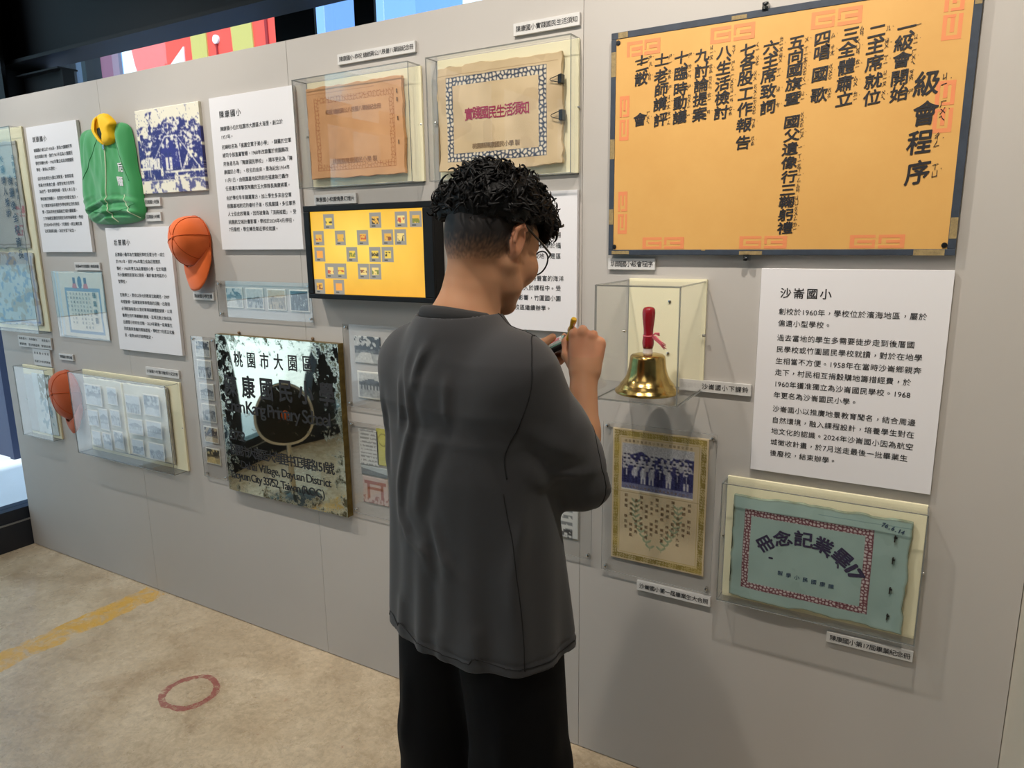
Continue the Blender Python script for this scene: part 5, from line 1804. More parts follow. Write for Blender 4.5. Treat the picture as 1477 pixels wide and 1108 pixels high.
class Field:
    def __init__(s, xs, ys, zs):
        s.x, s.y, s.z = (np.asarray(a, np.float32) for a in (xs, ys, zs))
        s.f = np.full((len(xs), len(ys), len(zs)), 1.0, np.float32)

    def sub(s, lo, hi):
        ix = [slice(max(0, np.searchsorted(a, l) - 1), np.searchsorted(a, h) + 1) for a, l, h in zip((s.x, s.y, s.z), lo, hi)]
        return tuple(ix), s.x[ix[0]][:, None, None], s.y[ix[1]][None, :, None], s.z[ix[2]][None, None, :]

    def blend(s, ix, d, k, mode):
        cur = s.f[ix]
        if mode == 'cut':
            h = np.clip(0.5 - 0.5 * (d + cur) / k, 0, 1)
            s.f[ix] = cur * (1 - h) - d * h + k * h * (1 - h)
        else:
            h = np.clip(0.5 + 0.5 * (cur - d) / k, 0, 1)
            s.f[ix] = cur * (1 - h) + d * h - k * h * (1 - h)

    def cone(s, a, b, ra, rb, k=0.01, mode='add', sc=None):
        """rounded cone between two points"""
        a, b = np.array(a, float), np.array(b, float)
        m = max(ra, rb) + 2.5 * k + 0.01
        ix, X, Y, Z = s.sub(np.minimum(a, b) - m, np.maximum(a, b) + m)
        ba = b - a
        L2 = max(float(ba @ ba), 1e-12)
        h = np.clip(((X - a[0]) * ba[0] + (Y - a[1]) * ba[1] + (Z - a[2]) * ba[2]) / L2, 0, 1)
        d = np.sqrt((X - a[0] - h * ba[0]) ** 2 + (Y - a[1] - h * ba[1]) ** 2 + (Z - a[2] - h * ba[2]) ** 2) - (ra + (rb - ra) * h)
        s.blend(ix, d, k, mode)
        return s

    def chain(s, pts, rs, k=0.008, mode='add'):
        for i in range(len(pts) - 1):
            s.cone(pts[i], pts[i + 1], rs[i], rs[i + 1], k, mode)
        return s

    def ball(s, c, r, k=0.01, R=None, mode='add'):
        """ellipsoid with radii r, turned by R"""
        c, r = np.array(c, float), np.array(r if np.ndim(r) else (r, r, r), float)
        m = r.max() + 2.5 * k + 0.01
        ix, X, Y, Z = s.sub(c - m, c + m)
        X, Y, Z = X - c[0], Y - c[1], Z - c[2]
        if R is not None:
            X, Y, Z = (R[0][j] * X + R[1][j] * Y + R[2][j] * Z for j in range(3))
        q = np.sqrt((X / r[0]) ** 2 + (Y / r[1]) ** 2 + (Z / r[2]) ** 2) + 1e-6
        g = np.sqrt((X / r[0] ** 2) ** 2 + (Y / r[1] ** 2) ** 2 + (Z / r[2] ** 2) ** 2) + 1e-6
        d = q * (q - 1) / g
        s.blend(ix, d, k, mode)
        return s

    def mesh(s, name, smooth=1):
        v, q = surface_net(s.f, s.x.astype(float), s.y.astype(float), s.z.astype(float))
        for _ in range(smooth):      # gentle Laplacian pass to take the grid out of the surface
            e = np.concatenate([q[:, [0, 1]], q[:, [1, 2]], q[:, [2, 3]], q[:, [3, 0]]])
            acc = np.zeros_like(v)
            n = np.zeros(len(v))
            np.add.at(acc, e[:, 0], v[e[:, 1]])
            np.add.at(acc, e[:, 1], v[e[:, 0]])
            np.add.at(n, e[:, 0], 1)
            np.add.at(n, e[:, 1], 1)
            v = v * 0.45 + 0.55 * acc / np.maximum(n, 1)[:, None]
        me = bpy.data.meshes.new(name)
        me.vertices.add(len(v))
        me.vertices.foreach_set('co', v.astype(np.float32).ravel())
        me.loops.add(len(q) * 4)
        me.loops.foreach_set('vertex_index', q.astype(np.int32).ravel())
        me.polygons.add(len(q))
        me.polygons.foreach_set('loop_start', np.arange(0, len(q) * 4, 4, dtype=np.int32))
        me.polygons.foreach_set('loop_total', np.full(len(q), 4, np.int32))
        me.update(calc_edges=True)
        me.polygons.foreach_set('use_smooth', [True] * len(q))
        return me, v


PERSON = (-0.812, -0.632, -0.02)
HEAD_DEG = 10.0
V3 = lambda *a: np.array(a, float)

# head frame: x right, y forward, z up; bowed over the writing pad
HC = V3(0.022, 0.040, 1.634)
ya, pa = math.radians(-2), math.radians(-22)
Rz = np.array([[math.cos(ya), -math.sin(ya), 0], [math.sin(ya), math.cos(ya), 0], [0, 0, 1]])
Rx = np.array([[1, 0, 0], [0, math.cos(pa), -math.sin(pa)], [0, math.sin(pa), math.cos(pa)]])
RH = Rz @ Rx


def hd(x, y, z):
    return HC + RH @ V3(x, y, z)


SH_R, SH_L = V3(0.142, -0.018, 1.388), V3(-0.140, -0.028, 1.390)
EL_R, WR_R = V3(0.188, 0.118, 1.165), V3(0.142, 0.205, 1.350)
EL_L, WR_L = V3(-0.185, 0.075, 1.150), V3(-0.045, 0.245, 1.335)

zs = np.concatenate([np.arange(-0.01, 1.08, 0.011), np.arange(1.08, 1.80, 0.0026)])
F = Field(np.arange(-0.30, 0.30, 0.0028), np.arange(-0.20, 0.36, 0.0028), zs)
# trunk and legs
F.ball((0, -0.01, 0.95), (0.155, 0.105, 0.13), 0.02)
F.ball((0, -0.015, 1.12), (0.14, 0.095, 0.18), 0.05)
F.ball((0, -0.025, 1.30), (0.155, 0.10, 0.15), 0.05)
F.cone((-0.12, -0.03, 1.40), (0.12, -0.03, 1.40), 0.062, 0.062, 0.04)
for sx in (-1, 1):
    F.cone((sx * 0.085, -0.005, 0.90), (sx * 0.095, 0.005, 0.48), 0.085, 0.058, 0.03)
    F.cone((sx * 0.095, 0.005, 0.48), (sx * 0.10, -0.012, 0.12), 0.056, 0.038, 0.02)
    F.cone((sx * 0.10, -0.03, 0.075), (sx * 0.112, 0.12, 0.065), 0.034, 0.026, 0.02)
# neck and trapezius
F.cone((0, -0.035, 1.42), (0.012, -0.004, 1.565), 0.066, 0.059, 0.02)
F.cone((0, -0.045, 1.475), (0.10, -0.035, 1.428), 0.040, 0.045, 0.05)
F.cone((0, -0.045, 1.475), (-0.10, -0.035, 1.428), 0.040, 0.045, 0.05)
F.cone((0.035, -0.038, 1.44), (0.044, -0.004, 1.56), 0.030, 0.024, 0.03)
F.cone((-0.035, -0.038, 1.44), (-0.026, -0.004, 1.56), 0.030, 0.024, 0.03)
# head
F.ball(hd(0, -0.014, 0.036), (0.0765, 0.097, 0.088), 0.02, RH)
F.ball(hd(0, -0.050, 0.000), (0.064, 0.055, 0.070), 0.03, RH)
F.ball(hd(0, 0.044, -0.020), (0.069, 0.055, 0.086), 0.025, RH)
F.ball(hd(0, 0.052, 0.040), (0.060, 0.045, 0.050), 0.02, RH)
for sx in (-1, 1):
    F.chain([hd(sx * 0.060, 0.000, -0.040), hd(sx * 0.050, 0.030, -0.078), hd(sx * 0.018, 0.070, -0.103)], [0.020, 0.019, 0.018], 0.022)
    F.ball(hd(sx * 0.047, 0.066, -0.026), (0.027, 0.025, 0.030), 0.02, RH)
    F.cone(hd(sx * 0.012, 0.092, 0.026), hd(sx * 0.046, 0.078, 0.026), 0.009, 0.008, 0.012)
    F.ball(hd(sx * 0.031, 0.098, 0.006), (0.017, 0.012, 0.011), 0.010, RH, 'cut')
    F.ball(hd(sx * 0.031, 0.082, 0.005), (0.0125, 0.0115, 0.0105), 0.003, RH)
F.ball(hd(0, 0.076, -0.105), (0.024, 0.018, 0.017), 0.015, RH)
F.chain([hd(0, 0.092, 0.016), hd(0, 0.106, -0.010), hd(0, 0.115, -0.030)], [0.008, 0.0095, 0.0125], 0.010)
for sx in (-1, 1):
    F.ball(hd(sx * 0.012, 0.102, -0.034), 0.009, 0.006)
F.cone(hd(-0.016, 0.093, -0.062), hd(0.016, 0.093, -0.062), 0.0062, 0.0062, 0.006)
F.cone(hd(-0.014, 0.092, -0.073), hd(0.014, 0.092, -0.073), 0.0068, 0.0068, 0.005)
F.cone(hd(-0.020, 0.101, -0.0675), hd(0.020, 0.101, -0.0675), 0.0022, 0.0022, 0.003, 'cut')
# ears
for sx in (-1, 1):
    t_ = math.radians(18 * sx)
    Re = RH @ np.array([[math.cos(t_), math.sin(t_), 0], [-math.sin(t_), math.cos(t_), 0], [0, 0, 1]])
    c = (sx * 0.0795, -0.014, 0.006)
    F.ball(hd(*c), (0.0085, 0.0185, 0.032), 0.006, Re)
    F.ball(hd(sx * 0.078, -0.008, -0.021), (0.008, 0.010, 0.012), 0.008, Re)
    F.ball(hd(sx * 0.092, -0.011, 0.008), (0.0085, 0.0115, 0.021), 0.004, Re, 'cut')
    F.chain([hd(sx * 0.085, 0.002, 0.032), hd(sx * 0.088, -0.016, 0.037), hd(sx * 0.089, -0.0305, 0.022), hd(sx * 0.088, -0.029, 0.000), hd(sx * 0.084, -0.018, -0.018)], [0.0032, 0.0038, 0.0042, 0.0036, 0.0036], 0.004)
# arms
F.cone(SH_R, EL_R, 0.052, 0.041, 0.03)
F.cone(EL_R, EL_R + 0.4 * (WR_R - EL_R), 0.041, 0.041, 0.015)
F.cone(EL_R + 0.35 * (WR_R - EL_R), WR_R, 0.041, 0.0275, 0.015)
F.cone(SH_L, EL_L, 0.052, 0.041, 0.03)
F.cone(EL_L, EL_L + 0.4 * (WR_L - EL_L), 0.041, 0.040, 0.015)
F.cone(EL_L + 0.35 * (WR_L - EL_L), WR_L, 0.040, 0.0265, 0.015)


def unit(v):
    v = np.array(v, float)
    return v / np.linalg.norm(v)


# right hand: back of the hand to the viewer, closed round the pen
u_ = unit((-0.10, 0.22, 0.97))
n_ = unit(V3(0.40, -0.86, 0.22) - u_ * float(V3(0.40, -0.86, 0.22) @ u_))
v_ = np.cross(n_, u_)
if v_[0] > 0:
    v_ = -v_
HR = WR_R


def hr(u, v, n):
    return HR + u_ * u + v_ * v + n_ * n


KN = [(0.092, 0.026, 0.004), (0.096, 0.006, 0.008), (0.088, -0.014, 0.005), (0.076, -0.031, 0.000)]
F.cone(hr(-0.01, 0, 0), hr(0.02, 0, 0.0), 0.0265, 0.0265, 0.012)
for (a, b, c) in KN:
    F.cone(hr(0.012, b * 0.55, 0), hr(a - 0.006, b, c - 0.004), 0.0185, 0.0135, 0.014)
F.ball(hr(0.05, 0.0, -0.006), (0.034, 0.034, 0.018), 0.012, np.stack([u_, v_, n_], 1))
FING = [
    [(0.092, 0.026, 0.004), (0.104, 0.038, -0.032), (0.086, 0.040, -0.052), (0.066, 0.036, -0.050)],
    [(0.096, 0.006, 0.008), (0.106, 0.014, -0.036), (0.080, 0.022, -0.054), (0.060, 0.024, -0.044)],
    [(0.088, -0.014, 0.005), (0.096, -0.010, -0.040), (0.068, -0.002, -0.056), (0.050, 0.004, -0.042)],
    [(0.076, -0.031, 0.000), (0.080, -0.029, -0.038), (0.056, -0.022, -0.052), (0.042, -0.014, -0.040)]]
for p, r in zip(FING, (0.0098, 0.0100, 0.0095, 0.0085)):
    F.ball(hr(*p[0]), r * 1.12, 0.006)
    F.chain([hr(*q) for q in p], [r * 1.05, r * 1.0, r * 0.92, r * 0.82], 0.0035)
F.chain([hr(0.012, 0.018, -0.010), hr(0.046, 0.044, -0.022), hr(0.076, 0.050, -0.036), hr(0.094, 0.043, -0.050)], [0.0165, 0.0125, 0.0108, 0.0090], 0.006)

# left hand: palm up under the pad, thumb on top of it
ul = unit((0.72, 0.42, 0.42))
nl = unit(V3(-0.25, -0.25, 0.9) - ul * float(V3(-0.25, -0.25, 0.9) @ ul))    # out of the palm
vl = np.cross(ul, nl)                                                            # towards the viewer
if vl[1] > 0:
    vl = -vl


def hl(u, v, n):
    return WR_L + ul * u + vl * v + nl * n


F.cone(hl(-0.01, 0, 0), hl(0.02, 0, 0), 0.025, 0.025, 0.012)
for b, a in ((0.024, 0.080), (0.006, 0.086), (-0.012, 0.082), (-0.028, 0.072)):
    F.cone(hl(0.012, b * 0.5, -0.002), hl(a, b, -0.004), 0.017, 0.0125, 0.012)
for q, (b, a, L_) in enumerate(((0.024, 0.080, 0.040), (0.006, 0.086, 0.044), (-0.012, 0.082, 0.041), (-0.028, 0.072, 0.033))):
    r = (0.0092, 0.0096, 0.0092, 0.0082)[q]
    F.chain([hl(a, b, -0.004), hl(a + L_ * 0.75, b * 1.05, 0.002), hl(a + L_ * 1.15, b * 1.05, 0.020), hl(a + L_ * 1.15, b * 1.05, 0.034)], [r * 1.05, r, r * 0.92, r * 0.8], 0.0035)
F.chain([hl(0.015, 0.020, 0.004), hl(0.045, 0.047, 0.032), hl(0.070, 0.047, 0.052), hl(0.094, 0.036, 0.054)], [0.0165, 0.0125, 0.0108, 0.0092], 0.006)

me, v = F.mesh('person', 1)
# skin colour, close cropped hair shading into the skin, lips, brows
Lh = (v - HC) @ RH
col = np.tile(np.array([192, 140, 104.]), (len(v), 1))
nzv = np.array([noise.noise(Vector(p) * 34) for p in v[:: 1]]) if len(v) < 400000 else np.zeros(len(v))
col += nzv[:, None] * np.array([5, 6, 6])
red = np.exp(-((Lh[:, 0] / 0.022) ** 2 + ((Lh[:, 2] + 0.0675) / 0.010) ** 2)) * (Lh[:, 1] > 0.086)
col = col * (1 - 0.6 * red[:, None]) + 0.6 * red[:, None] * np.array([170, 92, 86])
ear = (np.abs(Lh[:, 0]) > 0.078) & (np.abs(Lh[:, 1] + 0.012) < 0.03) & (np.abs(Lh[:, 2] - 0.008) < 0.045)
col[ear] = col[ear] * 0.6 + 0.4 * np.array([206, 132, 104])
hand = np.minimum(np.linalg.norm(v - hr(0.08, 0, -0.02), axis=1), np.linalg.norm(v - hl(0.08, 0, 0), axis=1)) < 0.06
col[hand] = col[hand] * 0.65 + 0.35 * np.array([206, 138, 110])
brow = np.exp(-(((np.abs(Lh[:, 0]) - 0.030) / 0.018) ** 2 + ((Lh[:, 2] - 0.031) / 0.0045) ** 2)) * (Lh[:, 1] > 0.075)
col = col * (1 - 0.85 * brow[:, None]) + 0.85 * brow[:, None] * np.array([30, 25, 24])
eye = ((np.abs(Lh[:, 0]) - 0.031) ** 2 + ((Lh[:, 2] - 0.004) * 1.6) ** 2 < 0.0085 ** 2) & (Lh[:, 1] > 0.088)
col[eye] = (225, 220, 214)
iris = ((np.abs(Lh[:, 0]) - 0.031) ** 2 + (Lh[:, 2] - 0.003) ** 2 < 0.0046 ** 2) & (Lh[:, 1] > 0.088)
col[iris] = (38, 28, 24)
# fade: full black above, skin at the nape and in front of the ears
side = np.abs(Lh[:, 0])
low = np.where(Lh[:, 1] < -0.02, -0.066 + 0.40 * np.clip(Lh[:, 1] + 0.10, 0, 0.1), 0.012)
low = np.where(Lh[:, 1] > 0.035, 0.030, low)
fz = np.clip((Lh[:, 2] - low) / 0.062, 0, 1)
grain = np.array([noise.noise(Vector((p[0] * 260, p[1] * 260, p[2] * 90))) for p in Lh]) if len(v) < 400000 else 0
onhead = (np.linalg.norm(Lh, axis=1) < 0.16) & (Lh[:, 2] > -0.09) & ~ear & ((Lh[:, 1] < 0.040) | (Lh[:, 2] > 0.055)) & (v[:, 2] > 1.50)
hf = np.clip(fz ** 0.8 * 1.05 + grain * 0.28 * (fz > 0.02) * (fz < 0.9), 0, 0.96) * onhead
hf[fz <= 0.01] = 0
col = col * (1 - hf[:, None]) + hf[:, None] * np.array([24, 21, 21])
ca = me.color_attributes.new('Col', 'FLOAT_COLOR', 'POINT')
cc = np.clip(col, 0, 255) / 255
cl = np.where(cc <= 0.04045, cc / 12.92, ((cc + 0.055) / 1.055) ** 2.4)
ca.data.foreach_set('color', np.concatenate([cl, np.ones((len(cl), 1))], 1).astype(np.float32).ravel())
person = obj('person', me, mat('skin', attr='Col', rough=0.6, spec=0.35, sss=0.25), None, PERSON)
person.rotation_euler = (0, 0, -math.radians(HEAD_DEG))
setp(person, 'person in a grey t-shirt and black trousers, back turned, writing with a yellow pen', 'person')

# ---- t-shirt
S = Field(np.arange(-0.335, 0.335, 0.0036), np.arange(-0.225, 0.30, 0.0036), np.arange(0.70, 1.545, 0.0036))
PZ = np.array([0.70, 0.76, 0.90, 1.05, 1.18, 1.26, 1.32, 1.40])
PRX = np.array([0.232, 0.229, 0.218, 0.206, 0.198, 0.190, 0.172, 0.11])
PRY = np.array([0.156, 0.153, 0.145, 0.138, 0.133, 0.125, 0.106, 0.05])
PYC = np.array([0.0, 0.0, -0.005, -0.012, -0.020, -0.025, -0.028, -0.030])


def trunk(field, grow, z0, z1, k, mode):
    ix, X, Y, Z = field.sub((-0.34, -0.24, z0 - 0.02), (0.34, 0.31, z1 + 0.17))
    rx, ry, yc = (np.interp(Z, PZ, P_) for P_ in (PRX, PRY, PYC))
    rx, ry = rx + grow, ry + grow
    q = ((np.abs(X) / rx) ** 2.3 + (np.abs(Y - yc) / ry) ** 2.3) ** (1 / 2.3)
    d = (q - 1) * np.minimum(rx, ry)
    th = np.arctan2(X, -(Y - yc))
    # hanging folds that deepen towards the hem
    wv = 0.0035 * np.sin(th * 9 + 0.8 + Z * 3) + 0.003 * np.sin(th * 15 + 2.0 - Z * 5)
    d = d - wv * np.clip((1.22 - Z) / 0.4, 0, 1)
    d = np.maximum(d, np.maximum(Z - z1, z0 - Z))
    field.blend(ix, d.astype(np.float32), k, mode)


trunk(S, 0.0, 0.785, 1.365, 0.01, 'add')
# yoke and shoulders
S.cone((-0.110, -0.030, 1.365), (0.110, -0.030, 1.365), 0.096, 0.096, 0.07)
S.cone((0.0, -0.040, 1.440), (0.132, -0.026, 1.388), 0.078, 0.062, 0.05)
S.cone((0.0, -0.040, 1.440), (-0.132, -0.030, 1.392), 0.078, 0.062, 0.05)
S.cone((0, -0.040, 1.37), (0.0, -0.037, 1.452), 0.112, 0.092, 0.04)
# wide sleeves
MID_R = V3(0.168, 0.045, 1.26)
CUF_R = EL_R + V3(0.0, 0.004, -0.012)
S.cone(SH_R, MID_R, 0.064, 0.076, 0.05)
S.cone(MID_R, CUF_R, 0.076, 0.078, 0.03)
CUF_L = EL_L + V3(-0.0, 0.0, -0.008)
S.cone(SH_L, (-0.170, 0.03, 1.24), 0.062, 0.070, 0.05)
S.cone((-0.170, 0.03, 1.24), CUF_L, 0.070, 0.072, 0.03)


def flat_cut(field, p, nrm, lo, hi):
    ix, X, Y, Z = field.sub(lo, hi)
    d = (X - p[0]) * nrm[0] + (Y - p[1]) * nrm[1] + (Z - p[2]) * nrm[2]
    field.f[ix] = np.maximum(field.f[ix], d.astype(np.float32))


nr = unit(V3(0.30, 0.93, 0.10))
flat_cut(S, CUF_R + nr * 0.036, nr, CUF_R - 0.13 + nr * 0.09, CUF_R + 0.13 + nr * 0.09)
nl_ = unit(V3(-0.2, 0.62, -0.6))
flat_cut(S, CUF_L + nl_ * 0.030, nl_, CUF_L - 0.13 + nl_ * 0.09, CUF_L + 0.13 + nl_ * 0.09)
# folds
BACK = [([(-0.024, -0.152, 1.480), (-0.050, -0.156, 1.40), (-0.036, -0.158, 1.29), (-0.085, -0.150, 1.14), (-0.10, -0.14, 1.02)], 0.0065, 1.0), ([(0.020, -0.148, 1.465), (-0.018, -0.158, 1.39), (-0.030, -0.158, 1.33)], 0.006, 1.0),
        ([(-0.072, -0.150, 1.40), (-0.070, -0.152, 1.32), (-0.080, -0.150, 1.25)], 0.005, 0.8), ([(0.064, -0.152, 1.41), (0.063, -0.154, 1.29)], 0.005, 0.8), ([(0.043, -0.152, 1.285), (-0.004, -0.156, 1.18), (-0.03, -0.155, 1.08)], 0.010, 1.0),
        ([(0.014, -0.160, 1.129), (0.038, -0.162, 1.03), (0.085, -0.150, 0.98)], 0.008, 0.9), ([(-0.012, -0.156, 1.06), (0.012, -0.162, 0.95)], 0.008, 0.9), ([(-0.10, -0.14, 1.10), (-0.06, -0.152, 1.04), (0.03, -0.158, 1.01)], 0.007, 0.8),
        ([(0.205, -0.070, 1.17), (0.185, -0.095, 1.00), (0.190, -0.10, 0.88)], 0.008, 0.9), ([(0.225, -0.02, 1.16), (0.228, -0.04, 1.0)], 0.008, 0.8), ([(-0.16, -0.11, 1.36), (-0.165, -0.11, 1.25), (-0.15, -0.12, 1.13)], 0.008, 0.9),
        ([(0.02, -0.16, 0.86), (0.03, -0.162, 0.775)], 0.010, 0.7), ([(-0.10, -0.145, 0.90), (-0.11, -0.145, 0.78)], 0.010, 0.7), ([(0.12, -0.14, 0.90), (0.13, -0.14, 0.78)], 0.010, 0.7)]


def fold(field, pts, w, amp, k=0.014):
    P_ = np.array(pts, float)
    m = w * 3.2 + 0.01
    ix, X, Y, Z = field.sub(P_.min(0) - m, P_.max(0) + m)
    seg = np.linalg.norm(np.diff(P_, axis=0), axis=1)
    cum = np.r_[0, np.cumsum(seg)]
    best, arc = None, None
    for i in range(len(P_) - 1):
        a, ba = P_[i], P_[i + 1] - P_[i]
        h = np.clip(((X - a[0]) * ba[0] + (Y - a[1]) * ba[1] + (Z - a[2]) * ba[2]) / float(ba @ ba), 0, 1)
        d2 = (X - a[0] - h * ba[0]) ** 2 + ((Y - a[1] - h * ba[1]) * 0.55) ** 2 + (Z - a[2] - h * ba[2]) ** 2
        t = (cum[i] + h * seg[i]) / cum[-1]
        if best is None:
            best, arc = d2, t + 0 * d2
        else:
            sel = d2 < best
            best = np.where(sel, d2, best)
            arc = np.where(sel, t, arc)
    win = np.clip(np.minimum(arc, 1 - arc) / 0.3, 0, 1)
    win = 0.12 + 0.88 * win * win * (3 - 2 * win)
    field.f[ix] -= (amp * win * np.exp(-best / w ** 2)).astype(np.float32)


for pts, w, amp in BACK:
    fold(S, pts, w * 1.8, 0.0062 * amp)
    off = [(p[0] + 0.022, p[1], p[2]) for p in pts]
    fold(S, off, w * 1.8, -0.004 * amp)
for pts, w, amp in (([(0.17, -0.07, 1.32), (0.225, -0.02, 1.26), (0.245, 0.05, 1.225)], 0.016, 0.006), ([(0.21, -0.03, 1.20), (0.25, 0.04, 1.185), (0.262, 0.11, 1.20)], 0.013, 0.006), ([(0.17, -0.08, 1.25), (0.22, -0.02, 1.16), (0.245, 0.04, 1.12)], 0.016, 0.006),
                    ([(-0.20, -0.06, 1.30), (-0.26, 0.0, 1.22)], 0.012, 0.007), ([(-0.18, -0.09, 1.24), (-0.25, -0.02, 1.14)], 0.012, 0.007)):
    fold(S, pts, w, amp)
# hem stitch
ix, X, Y, Z = S.sub((-0.3, -0.25, 0.785), (0.3, 0.3, 0.84))
S.f[ix] += (0.0018 * np.exp(-((Z - 0.812) / 0.003) ** 2)).astype(np.float32) + 0 * X + 0 * Y
# openings: hollow hem, cuffs and neck
trunk(S, -0.008, 0.60, 0.835, 0.004, 'cut')
S.cone(EL_R + V3(0.0, 0.0, -0.010), EL_R + nr * 0.20 + V3(0, 0, 0.03), 0.066, 0.090, 0.006, 'cut')
S.cone(EL_R, WR_R + 0.2 * (WR_R - EL_R), 0.050, 0.060, 0.006, 'cut')
S.cone(EL_L, EL_L + nl_ * 0.20, 0.066, 0.090, 0.006, 'cut')
S.cone(EL_L, WR_L, 0.050, 0.060, 0.006, 'cut')
S.cone((0, -0.042, 1.455), (0, -0.020, 1.60), 0.0735, 0.100, 0.006, 'cut')
S.cone((0.0, -0.038, 1.512), (0.0, -0.030, 1.64), 0.084, 0.150, 0.004, 'cut')
me, v = S.mesh('t_shirt', 2)
m_shirt = mat('washed_charcoal_cotton', (54, 53, 54), 0.9, sheen=0.15, bump=(700, 0.25, 0.0006), vary=(9, (52, 51, 53), 0.3))
shirt = obj('t_shirt', me, m_shirt, person)
from mathutils.bvhtree import BVHTree
bvh = BVHTree.FromPolygons([Vector(q) for q in v], [tuple(p.vertices) for p in me.polygons])


def seam(name, pts, r, steps=40, closed=False):
    P_ = np.array(pts, float)
    t_ = np.linspace(0, len(P_) - 1, steps)
    path = []
    for q in t_:
        i = min(int(q), len(P_) - 2)
        f = q - i
        p0, p1, p2, p3 = P_[max(i - 1, 0)], P_[i], P_[i + 1], P_[min(i + 2, len(P_) - 1)]
        c = 0.5 * (2 * p1 + (p2 - p0) * f + (2 * p0 - 5 * p1 + 4 * p2 - p3) * f * f + (3 * p1 - p0 - 3 * p2 + p3) * f ** 3)
        hit = bvh.find_nearest(Vector(c))
        path.append(tuple(hit[0] + hit[1] * 0.0001))
    MB().tube(path, r, 5).build(name, m_seam, shirt, smooth=True)


m_seam = mat('dark_stitching', (30, 29, 30), 0.95)
for sx in (-1, 1):
    seam('sleeve_seam', [(sx * 0.150, 0.06, 1.47), (sx * 0.166, -0.01, 1.462), (sx * 0.190, -0.05, 1.42), (sx * 0.212, -0.075, 1.36), (sx * 0.208, -0.10, 1.295), (sx * 0.188, -0.115, 1.245), (sx * 0.182, -0.105, 1.20)], 0.0014)
    seam('shoulder_seam', [(sx * 0.085, -0.01, 1.52), (sx * 0.120, 0.0, 1.49), (sx * 0.166, 0.0, 1.462)], 0.0012, 16)
    seam('side_seam', [(sx * 0.175, -0.11, 1.17), (sx * 0.190, -0.10, 1.05), (sx * 0.205, -0.09, 0.92), (sx * 0.212, -0.09, 0.80)], 0.0012, 30)
e1_ = np.cross(nr, V3(0, 0, 1)); e1_ /= np.linalg.norm(e1_)
e2_ = np.cross(nr, e1_)
seam('cuff_stitch', [tuple(CUF_R + nr * 0.014 + 0.12 * (math.cos(a) * e1_ + math.sin(a) * e2_)) for a in np.linspace(0, 2 * PI, 40)], 0.0012, 120)
seam('hem_stitch', [(0.30 * math.sin(a), -0.25 * math.cos(a), 0.813) for a in np.linspace(0, 2 * PI, 60)], 0.0012, 200)
# ribbed collar
NC = 72
co, fa = [], []
for i in range(NC):
    a = 2 * PI * i / NC
    cx_, cy_ = math.sin(a), -math.cos(a)          # a = 0 at the nape
    zc = 1.514 - 0.028 * (1 - math.cos(a)) / 2 - 0.004 * math.sin(a) ** 2
    for j, (dr, dz) in enumerate(((0.0865, -0.016), (0.0875, -0.006), (0.0845, 0.004), (0.0795, 0.009), (0.0755, 0.008), (0.0735, 0.0), (0.0735, -0.014))):
        co.append((cx_ * dr * 0.98, -0.036 + cy_ * dr * 0.93, zc + dz))
for i in range(NC):
    for j in range(6):
        fa.append((i * 7 + j, ((i + 1) % NC) * 7 + j, ((i + 1) % NC) * 7 + j + 1, i * 7 + j + 1))
me = bpy.data.meshes.new('collar')
me.from_pydata(co, [], fa)
me.polygons.foreach_set('use_smooth', [True] * len(fa))
collar = obj('collar', me, mat('charcoal_rib', (58, 57, 57), 0.92), shirt)

# ---- trousers
T = Field(np.arange(-0.30, 0.30, 0.006), np.arange(-0.22, 0.22, 0.006), np.arange(0.02, 1.02, 0.006))
T.ball((0, -0.005, 0.93), (0.180, 0.128, 0.16), 0.02)
for sx in (-1, 1):
    T.cone((sx * 0.088, -0.005, 0.88), (sx * 0.118, 0.0, 0.48), 0.118, 0.112, 0.03)
    T.cone((sx * 0.118, 0.0, 0.48), (sx * 0.128, -0.005, 0.06), 0.112, 0.118, 0.03)
for pts, w, amp in (([(0.02, -0.13, 0.74), (0.03, -0.12, 0.60), (0.0, -0.10, 0.45)], 0.02, -0.012), ([(-0.12, -0.13, 0.70), (-0.15, -0.12, 0.45)], 0.02, 0.008), ([(0.15, -0.11, 0.70), (0.17, -0.11, 0.40)], 0.02, 0.008), ([(0.22, -0.02, 0.7), (0.235, -0.02, 0.35)], 0.015, 0.008)):
    fold(T, pts, w, amp)
flat_cut(T, (0, 0, 0.055), (0, 0, -1), (-0.3, -0.22, 0.0), (0.3, 0.22, 0.12))
flat_cut(T, (0, 0, 1.0), (0, 0, 1), (-0.3, -0.22, 0.95), (0.3, 0.22, 1.05))
for sx in (-1, 1):
    T.cone((sx * 0.125, -0.003, 0.10), (sx * 0.13, -0.005, -0.1), 0.105, 0.110, 0.005, 'cut')
me, v = T.mesh('trousers', 2)
obj('trousers', me, mat('black_cotton_twill', (8, 8, 11), 0.85, spec=0.2, bump=(500, 0.2, 0.0006)), person)

